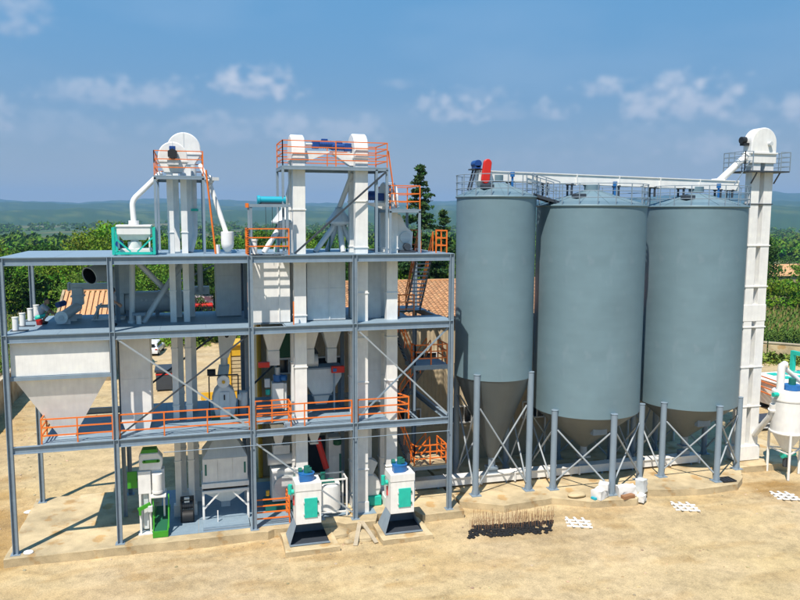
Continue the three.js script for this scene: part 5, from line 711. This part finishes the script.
solo('red_bucket', lathe([[0, 0], [.12, 0], [.15, .22], [.16, .24], [.145, .24], [.11, .03]], [.85, L2 + .005, -3.0], 20), M.red, 'red bucket on the upper deck in front of the crouching person', 'bucket', [.85, L2, -3.0]);

// ───────────────────────── small things on the ground ─────────────────────────
{
  const r = thing('anchor_mat', 'dark rebar mat with rows of upright rusty rods in front of the silos', 'rebar mat', [22.5, -.38, 2]); const rods = [], pads = [];
  const A = [20.45, 2.0], U = [4.2, .38], Wv = [.55, -.95];
  for (let i = 0; i < 40; i++) for (let j = 0; j < 4; j++) { const u = i / 39, v = j / 3, x = A[0] + U[0] * u + Wv[0] * v + rr(-.03, .03), z = A[1] + U[1] * u + Wv[1] * v + rr(-.05, .05); if (rnd() < .82) rods.push(tube([x, -.4, z], [x + rr(-.05, .05), rr(-.02, .3), z + rr(-.05, .05)], .009, .009, 5)); }
  part('upright_rods', rods, M.rust, r).userData.kind = 'stuff';
  for (let i = 0; i < 24; i++) for (let j = 0; j < 7; j++) { const u = (i + .5) / 24, v = j / 5 - .75, x = A[0] + U[0] * u + Wv[0] * v + rr(-.04, .04), z = A[1] + U[1] * u + Wv[1] * v + rr(-.04, .04); if (rnd() < (j ? .92 : .55)) part('foot_plate', bx(-.075, .075, 0, .06, -.085, .085).rotateY(.5 + rr(-.2, .2)).translate(x, groundY(x, z) + .005, z), M.black, r); }
  const grid = (x, z, a, lb) => { const g = thing('white_marker', lb, 'marker', [x, groundY(x, z), z], 'white lattice markers on the sand'); const c = Math.cos(a), s = Math.sin(a), T = (u, v) => [x + u * c - v * s, z + u * s + v * c]; for (let k = -1; k <= 1; k++) { const [ax, az] = T(-.62, k * .36), [bx1, bz1] = T(.62, k * .36 + .1), y = Math.max(groundY(ax, az), groundY(bx1, bz1), groundY(x, z)) + .03; part('strip', bar([ax, y, az], [bx1, y, bz1], .12, .05), M.white, g); const [cx, cz] = T(k * .4 - .14, -.6), [dx, dz] = T(k * .4 + .1, .6); part('strip', bar([cx, y + .045, cz], [dx, y + .04, dz], .12, .04), M.white, g); } };
  grid(26.0, 2.55, .35, 'white lattice strips on the sand beside the rebar mat'); grid(32.5, 2.1, .3, 'white lattice strips on the sand in front of the right silo'); grid(38.8, 2.2, .3, 'white lattice strips on the sand at the right edge');
  const st = (n, g, m, lb, cat, at) => solo(n, g, m, lb, cat, at);
  const crumple = (w, h, d, k) => { const g = new THREE.BoxGeometry(w, h, d, 6, 5, 6), p = g.attributes.position; for (let i = 0; i < p.count; i++) { const x = p.getX(i), y = p.getY(i), z = p.getZ(i), f = .2 * Math.min(w, h, d); const n = (s) => (vn(x * 7 + k + s, y * 7 + z * 5 + s * 3, 61) - .5) * f; p.setXYZ(i, x + n(1), Math.max(-h / 2, y + n(2)), z + n(3)); } g.computeVertexNormals(); metreUV(g); return g.translate(0, h / 2, 0); };
  const crate = (x, y, z, w, h, d, ry, m, n, lb) => st(n, crumple(w, h, d, x * 7).rotateY(ry).rotateZ(rr(-.05, .05)).translate(x, y, z), m, lb, n.includes('sack') ? 'sack' : 'box', [x, y, z]);
  crate(28.35, -.02, .55, .8, .45, .6, .5, M.foam, 'foam_box', 'white foam box leaning left of the front silo leg'); crate(28.6, .42, .5, .6, .3, .5, .9, M.foam, 'foam_box', 'small white foam box lying on another left of the front silo leg'); crate(29.9, -.02, .55, 1.0, .5, .6, -.2, M.foam, 'foam_box', 'larger white foam box right of the front silo leg'); crate(31.0, -.02, .35, .5, .7, .5, .6, M.galv, 'tin_box', 'grey tin box at the end of the white boxes'); crate(29.75, -.02, 1.02, .7, .18, .3, .1, M.rust, 'timber_box', 'flat brown wooden box in front of the white foam box'); crate(30.6, -.3, .95, .5, .35, .4, .7, M.foam, 'foam_box', 'broken white foam piece on the pad corner by the front silo leg'); crate(27.95, -.02, .7, .25, .1, .3, .3, M.cyan, 'paint_tin', 'small bright blue packet left of the white foam boxes');
  const sacks = (x, z, lb) => { const g = new THREE.SphereGeometry(.4, 16, 10); g.scale(1.3, .35, .8); const p = g.attributes.position; for (let i = 0; i < p.count; i++) p.setY(i, p.getY(i) + .06 * (vn(p.getX(i) * 6, p.getZ(i) * 6, 3) - .5)); g.computeVertexNormals(); g.translate(x, .1, z); st('empty_sack', g, M.board, lb, 'sack', [x, -.02, z]); };
  sacks(27.2, .15, 'tan sack lying on the silo pad left of the white boxes');
  const bp = thing('floor_grate', 'black square grate lying by the right silo leg', 'grate', [36.6, -.03, .2]); part('frame', [bx(36.25, 37.1, -.028, .05, .36, .42), bx(36.25, 37.1, -.028, .05, -.3, -.24), bx(36.25, 36.31, -.028, .05, -.235, .355), bx(37.04, 37.1, -.028, .05, -.235, .355)], M.black, bp); for (let k = 0; k < 6; k++) part('grate_bar', bx(36.36 + k * .11, 36.42 + k * .11, -.026, .03, -.23, .35), k % 2 ? M.darksteel : M.black, bp);
  const stone = (x, z, s, m, lb) => { const g = new THREE.IcosahedronGeometry(s, 2), p = g.attributes.position; for (let i = 0; i < p.count; i++) { const k = .75 + .5 * vn(p.getX(i) * 5 + x, p.getZ(i) * 5 + p.getY(i) * 4, 77); p.setXYZ(i, p.getX(i) * k * 1.3, p.getY(i) * k * .6, p.getZ(i) * k); } g.computeVertexNormals(); const gy = x > -.4 && z < .4 ? 0 : groundY(x, z); g.translate(x, gy + s * .25, z); st('stone', g, m, lb, 'stone', [x, gy, z]); };
  stone(.5, .02, .15, M.offwhite, 'white stone on the pad beside the left corner post'); stone(-.6, -5.7, .17, M.offwhite, 'white stone beside the rear left post');
  // loose timber and spoil in the gap between the filters
  for (const [a, b, lb] of [[[14.72, -.4, 2.15], [15.28, .08, .62], 'left of two weathered planks leaning on the pad edge between the dust filters'], [[15.75, -.4, 2.1], [15.36, .1, .66], 'right of two weathered planks leaning on the pad edge between the dust filters']]) solo('plank', bar(a, b, .2, .05), M.paleconc, lb, 'plank', a);
  for (const [x, z, lb] of [[14.05, .55, 'heap of sandy spoil right of the left filter plinth'], [15.3, 1.2, 'low heap of sandy spoil under the leaning planks']]) { const g = new THREE.SphereGeometry(.6, 24, 12), p = g.attributes.position; for (let q = 0; q < p.count; q++) { const k = .7 + .6 * fbm(p.getX(q) * 3 + x, p.getZ(q) * 3 + p.getY(q), 3, 78); p.setXYZ(q, p.getX(q) * k * 1.2, p.getY(q) * k * .4, p.getZ(q) * k); } g.computeVertexNormals(); metreUV(g); g.translate(x, -.42, z); solo('spoil_heap', g, M.concrete, lb, 'spoil heap', [x, -.42, z]); }
  stone(14.5, 1.7, .16, M.concrete, 'broken concrete lump in front of the leaning planks');
  const tw = solo('twig', [bar([16.5, -.4, 8.4], [16.9, -.38, 8.0], .03), bar([16.7, -.39, 8.2], [16.85, -.35, 8.35], .02)], M.rust, 'small dark twig on the sand near the bottom edge', 'twig', [16.7, -.4, 8.2]);
}

// ───────────────────────── trees, crops and woodland ─────────────────────────
function leafQuads(out, col, c, n, size, spread, tint, up = .25) { for (let k = 0; k < n; k++) {
  const q = V(rr(-1, 1), rr(-1, 1), rr(-1, 1)); if (q.lengthSq() > 1) { k--; continue; } const p = V(c.x + q.x * spread.x, c.y + q.y * spread.y, c.z + q.z * spread.z); const nrm = V(rr(-1, 1), rr(-.4, 1) + up, rr(-1, 1)).normalize(), t = nrm.clone().cross(V(rr(-1, 1), rr(-1, 1), rr(-1, 1))).normalize(), b = nrm.clone().cross(t), s = size * rr(.6, 1.3), w = s * rr(.35, .6);
  const a1 = p.clone().addScaledVector(t, s), a2 = p.clone().addScaledVector(b, w), a3 = p.clone().addScaledVector(t, -s), a4 = p.clone().addScaledVector(b, -w).addScaledVector(nrm, -w * .4); out.push(a1.x, a1.y, a1.z, a2.x, a2.y, a2.z, a3.x, a3.y, a3.z, a1.x, a1.y, a1.z, a3.x, a3.y, a3.z, a4.x, a4.y, a4.z); const g = rr(.65, 1.35), y = rr(.85, 1.2); for (let i = 0; i < 6; i++) col.push(tint[0] * g * y, tint[1] * g, tint[2] * g); } }
function leafGeo(P, C) { const g = new THREE.BufferGeometry(); g.setAttribute('position', new THREE.Float32BufferAttribute(P, 3)); g.setAttribute('color', new THREE.Float32BufferAttribute(C, 3)); g.setAttribute('uv', new THREE.Float32BufferAttribute(new Float32Array(P.length / 3 * 2), 2)); g.computeVertexNormals(); return g; }
function broadTree(h, w, tint, nClump, nLeaf, leaf, droop = 0) { // local geometry: [trunk, crown]
  const wood = [], P = [], C = []; const th = h * .32; wood.push(tube([0, -.6, 0], [0, th, 0], h * .03, h * .02, 8)); const tips = [];
  for (let k = 0; k < 7; k++) { const a = k * 2.4 + rr(0, .8), l = rr(.25, .42) * w, e = V(Math.cos(a) * l, th + h * rr(.12, .42), Math.sin(a) * l); wood.push(tube([0, th * rr(.6, 1), 0], e, h * .013, h * .006, 6)); tips.push(e); }
  for (let k = 0; k < nClump; k++) { const a = rr(0, 6.283), v = Math.pow(rnd(), .8), yy = mix(.22, 1, v), prof = Math.sqrt(Math.max(.04, 1 - Math.pow((yy - .52) / .52, 2))), rad = w * .5 * prof * Math.sqrt(rr(.25, 1)); const c = V(Math.cos(a) * rad, h * yy - w * .06, Math.sin(a) * rad); const s = w * rr(.1, .19); leafQuads(P, C, c, nLeaf, leaf, V(s, s * (.62 + droop), s), tint.map((t) => t * rr(.75, 1.25))); }
  return [fuse(wood), leafGeo(P, C)];
}
function cypress(h, w, tint) { const wood = [tube([0, -.5, 0], [0, h * .96, 0], h * .016, .02, 8)], P = [], C = []; const L = 30; for (let i = 0; i < L; i++) { const t = i / L, y0 = h * (.04 + .94 * t), R = w * .5 * Math.pow(1 - t, 1.05) * rr(.8, 1.15) + .08, n = Math.max(3, Math.round(9 * (1 - t) + 2)); for (let k = 0; k < n; k++) { const y = y0 + rr(-.45, .45) * (1 - t * .6), a = k / n * 6.283 + rr(0, 1), r = R * rr(.65, 1.1), e = V(Math.cos(a) * r, y + rr(-.1, .25) - r * .12, Math.sin(a) * r); if (k % 3 === 0) wood.push(tube([0, y, 0], e, .025, .012, 4)); for (const f of [.4, .6, .8, 1]) leafQuads(P, C, V(e.x * f, mix(y, e.y, f), e.z * f), 18, .2, V(.4, .2, .4), tint.map((q) => q * rr(.7, 1.2)), .1); } } return [fuse(wood), leafGeo(P, C)]; }
const tints = { deep: [.045, .115, .014], mid: [.085, .19, .016], bright: [.15, .27, .018], yellow: [.2, .25, .035], willow: [.14, .28, .03] };
const kinds = { broad_a: broadTree(12, 9.5, tints.mid, 95, 85, .2), broad_b: broadTree(11, 10, tints.bright, 95, 85, .2), broad_c: broadTree(12.5, 8.5, tints.deep, 90, 85, .2), willow: broadTree(10, 8, tints.willow, 90, 85, .17, .6), bush: broadTree(4.2, 5.2, tints.mid, 45, 60, .16), bushy: broadTree(4.6, 5.4, tints.bright, 45, 60, .16), cypress: cypress(19, 10.5, [.05, .115, .03]) };
const kindNode = {};
function plantTree(kind, x, z, s, ry, label, group, name = 'tree', cat = 'tree') {
  const y = Math.max(landY(x, z), Math.abs(x - 20) < 40 && z > -50 ? -.5 : -9); if (!kindNode[kind]) { const g = new THREE.Group(), [wd, cr] = kinds[kind]; const t = mesh(wd, M.bark); t.name = 'trunk'; const c = mesh(cr, M.leaf); c.name = 'crown'; g.add(t, c); kindNode[kind] = g; }
  const o = kindNode[kind].clone(); o.name = numbered(name); o.position.set(x, y, z); o.rotation.y = ry; o.scale.set(s, s * rr(.93, 1.06), s); o.userData = { label, category: cat, group }; scene.add(o); return o;
}
{
  const G = 'trees behind the plant', where = (x) => x < -20 ? 'beyond the field at the far left' : x < 2 ? 'behind the left end of the upper deck' : x < 14 ? 'behind the roof tower' : x < 26 ? 'behind the long orange railed platform' : x < 45 ? 'behind the cypress trees' : x < 80 ? 'behind the silos' : 'beyond the corn field at the right';
  const nth = ['leftmost', 'second from the left', 'third from the left', 'fourth from the left', 'fifth from the left', 'sixth from the left', 'seventh from the left'], said = new Map();
  const row = (list) => { list.sort((p, q) => (p[1] - 7.7) / (34.8 - p[2]) - (q[1] - 7.7) / (34.8 - q[2])); const base = ([k, x]) => (k === 'broad_a' ? 'rounded mid green tree ' : k === 'broad_b' ? 'bright broad tree ' : k === 'broad_c' ? 'dark green upright tree ' : k === 'willow' ? 'pale drooping willow tree ' : k === 'bush' ? 'dark leafy bush ' : 'bright leafy bush ') + where(x); list.forEach((t) => { const l = base(t); said.set(l, [...(said.get(l) || []), t]); }); list.forEach((t) => { const [k, x, z, s] = t, l = base(t), same = said.get(l); plantTree(k, x, z, s, rr(0, 6.28), same.length > 1 ? l + ', ' + nth[same.indexOf(t)] : l, G, k.startsWith('bush') ? 'bush' : 'broadleaf_tree', k.startsWith('bush') ? 'bush' : 'tree'); }); };
  const ks = ['broad_a', 'broad_b', 'broad_c', 'broad_b', 'broad_a']; const L = [];
  for (let i = 0; i < 22; i++) L.push([ks[i % 5], -46 + i * 4.4 + rr(-1, 1), -84 + rr(-5, 4) - (i % 2) * 8, rr(.9, 1.1)]);
  L.push(['broad_b', -3.8, -80, 1.26], ['broad_a', .4, -84, 1.2], ['willow', -1, -62, .95], ['willow', 3, -66, 1.0], ['willow', -4.5, -66, .9], ['broad_c', 7, -72, .85], ['broad_a', 11, -76, .95], ['broad_c', 15, -70, .9], ['broad_b', 19, -72, .95], ['broad_a', 24, -66, .95], ['broad_c', 28, -60, .9], ['broad_b', 33, -62, .9], ['broad_a', 38, -58, 1.0], ['broad_c', 43, -56, 1.0]);
  L.push(['bushy', 6.2, -55, 1.0], ['bush', 9.4, -56, 1.05], ['bushy', 12.6, -55, 1.1], ['bush', 15.6, -50, 1.1], ['bushy', 14.5, -42, .9]);
  L.push(['broad_b', 26.5, -37, .86], ['broad_c', 30.5, -42, .92], ['broad_a', 36, -38, .95], ['broad_b', 56, -44, 1.42], ['broad_a', 60.5, -46, 1.4], ['broad_b', 47, -42, 1.05]);
  L.push(['broad_a', 97, -72, 1.0], ['broad_c', 104, -76, 1.02], ['broad_b', 90, -66, .8], ['bush', 86, -58, 1.5], ['bushy', 91, -56, 1.5], ['bush', 96, -55, 1.5], ['bushy', 101, -54, 1.45], ['bush', 106, -55, 1.5], ['broad_a', 112, -70, .85], ['broad_b', 118, -66, .9], ['broad_c', 84, -72, .9], ['broad_a', 76, -66, .95]);
  row(L);
  plantTree('cypress', 30.2, -38.5, 1.17, .4, 'tallest dark cypress standing right of the small orange platform', 'cypress trees', 'cypress_tree'); plantTree('cypress', 33.6, -41, .92, 2.1, 'shorter cypress between the tallest cypress and the narrow silo', 'cypress trees', 'cypress_tree'); plantTree('cypress', 27.6, -39, .72, 4, 'small dark cypress left of the tallest cypress', 'cypress trees', 'cypress_tree');
}
function stuff(name, geo, m, list, label, cat) { const im = new THREE.InstancedMesh(geo, m, list.length), o = new THREE.Object3D(), c = new THREE.Color(); list.forEach(([x, y, z, s, ry, g = 1], i) => { o.position.set(x, y, z); o.rotation.y = ry; o.scale.set(s, s * 1, s); o.updateMatrix(); im.setMatrixAt(i, o.matrix); im.setColorAt(i, c.setRGB(g * rr(.85, 1.15), g, g * rr(.8, 1.1))); }); im.name = name; im.userData = { kind: 'stuff', label, category: cat }; im.castShadow = im.receiveShadow = true; scene.add(im); return im; }
{ // maize: stalk of arching blades and a tassel
  const P = [], C = []; for (let k = 0; k < 9; k++) { const a = k * 2.6, y = .25 + k * .2, d = V(Math.cos(a), 0, Math.sin(a)), sd = V(-d.z, 0, d.x); const pts = [[0, 0, .05], [.28, .28, .07], [.55, .3, .055], [.8, .08, .01]]; for (let i = 0; i < 3; i++) { const [r0, h0, w0] = pts[i], [r1, h1, w1] = pts[i + 1]; const q = (r, h, w) => [d.x * r + sd.x * w, y + h, d.z * r + sd.z * w]; P.push(...q(r0, h0, w0), ...q(r1, h1, w1), ...q(r1, h1, -w1), ...q(r0, h0, w0), ...q(r1, h1, -w1), ...q(r0, h0, -w0)); for (let j = 0; j < 6; j++) C.push(.1, .175, .03); } }
  for (let k = 0; k < 3; k++) { P.push(-.05, 2.1, 0, .05, 2.1, 0, rr(-.1, .1), 2.6, rr(-.1, .1)); for (let j = 0; j < 3; j++) C.push(.3, .25, .1); }
  const g = leafGeo(P, C), left = [], right = [];
  for (let x = -42; x < -3.5; x += .75) for (let z = -78; z < -40; z += .5) if (x < -7.4 || z < -56) left.push([x + rr(-.1, .1), -.75, z + rr(-.15, .15), rr(.8, 1.05), rr(0, 6.28), rr(.7, 1.25)]);
  for (let u = 0; u < 62; u++) for (let v = 0; v < 62; v++) { const x = 58 + u * .72 + v * .5, z = -47 + u * .5 - v * .45; right.push([x + rr(-.12, .12), -.3, z + rr(-.12, .12), rr(.85, 1.1), rr(0, 6.28), rr(.7, 1.2)]); }
  stuff('crop_field', g, M.cropleaf, left, 'leafy green crop field beyond the yard at the left', 'crop'); stuff('corn_field', g, M.cropleaf, right, 'tall green corn field beyond the wall at the right', 'corn');
  const GP = [], GC = []; leafQuads(GP, GC, V(0, .25, 0), 26, .12, V(.55, .3, .55), [.13, .19, .035], .1); const weeds = [];
  for (let k = 0; k < 2600; k++) { const t = rnd(), d = rr(-1, 7); weeds.push([mix(50, 78, t) + d * .6 + rr(-1, 1), -.35, mix(-48, -20, t) - d * .6 + rr(-1, 1) * 2 + 3, rr(.6, 2.2), rr(0, 6), rr(.6, 1.4)]); } for (let k = 0; k < 900; k++) weeds.push([rr(-24, 20), -.5, rr(-64, -52), rr(.6, 1.8), rr(0, 6), rr(.6, 1.4)]);
  stuff('weeds', leafGeo(GP, GC), M.cropleaf, weeds, 'rough green weeds along the edges of the yard', 'weeds');
}
{ // loose pebbles and clods strewn over the sand
  const g = new THREE.IcosahedronGeometry(.05, 1), p = g.attributes.position; for (let i = 0; i < p.count; i++) { const k = .7 + .6 * vn(p.getX(i) * 40, p.getZ(i) * 40 + p.getY(i) * 30, 5); p.setXYZ(i, p.getX(i) * k * 1.2, p.getY(i) * k * .6, p.getZ(i) * k); } g.computeVertexNormals(); const list = [];
  for (let k = 0; k < 5200; k++) { const far = k % 3 === 0, x = far ? rr(-9, 1) : rr(-14, 48), z = far ? rr(-30, 2) : rr(.6, 24); if (!far && fbm(x * .3, z * .5, 3, 291) < .45) continue; if (far && x > -.5 && z > -7) continue; list.push([x, groundY(x, z) + .005, z, Math.pow(rnd(), 5) * 1.3 + .22, rr(0, 6), rr(.5, 1.2)]); }
  M.pebble = new THREE.MeshStandardMaterial({ roughness: .95 }); M.pebble.color.setRGB(.5, .38, .24); stuff('pebbles', g, M.pebble, list, 'small pebbles and clods scattered over the sandy yard', 'pebbles');
}
{ // woodland of the plain, one mass
  const mk = (n, leaf, h, w, t) => { const P = [], C = []; for (let k = 0; k < n; k++) { const a = rr(0, 6.283), v = rnd(), r = w * Math.sqrt(Math.max(.05, 1 - Math.pow((v - .45) / .6, 2))) * Math.sqrt(rr(.3, 1)); leafQuads(P, C, V(Math.cos(a) * r, h * (.15 + .85 * v), Math.sin(a) * r), 7, leaf, V(w * .22, w * .18, w * .22), t.map((q) => q * rr(.75, 1.3))); } return leafGeo(P, C); };
  const g1 = mk(70, .55, 9.5, 4, tints.mid), g2 = mk(70, .55, 10, 4.4, tints.deep), far = mk(26, 1.9, 9, 6.5, tints.mid); const a = [], b = [], c = [];
  for (let k = 0; k < 5200; k++) { const an = rr(-.75, 1.15), d = 105 + Math.pow(rnd(), 1.4) * 420, x = 7 + Math.sin(an) * d, z = 35 - Math.cos(an) * d; if (fbm(x * .012, z * .012, 3, 301) < .49) continue; if (x > 60 && z > -110) continue; if (Math.abs(x - 198) < 52 && z > -200 && z < -120) continue; if (x > 40 && z > -52) continue; if (x < 40 && z > -80) continue; (k % 2 ? a : b).push([x, landY(x, z) - .8, z, rr(.6, 1.05) * (d < 200 ? .85 : 1), rr(0, 6.28), rr(.7, 1.3)]); }
  for (let k = 0; k < 9000; k++) { const an = rr(-.8, 1.2), d = 480 + Math.pow(rnd(), 1.3) * 3000, x = 7 + Math.sin(an) * d, z = 35 - Math.cos(an) * d; if (fbm(x * .004, z * .004, 3, 307) < .47) continue; c.push([x, landY(x, z) - 1.5, z, rr(.7, 1.25), rr(0, 6.28), rr(.7, 1.3)]); }
  stuff('woodland', g1, M.cropleaf, a, 'mid green scattered woodland on the plain behind the plant', 'woodland'); stuff('dark_woodland', g2, M.cropleaf, b, 'darker scattered woodland on the plain behind the plant', 'woodland'); stuff('far_woodland', far, M.cropleaf, c, 'far hazy woodland stretching to the hills', 'woodland');
}

renderer.render(scene, camera);
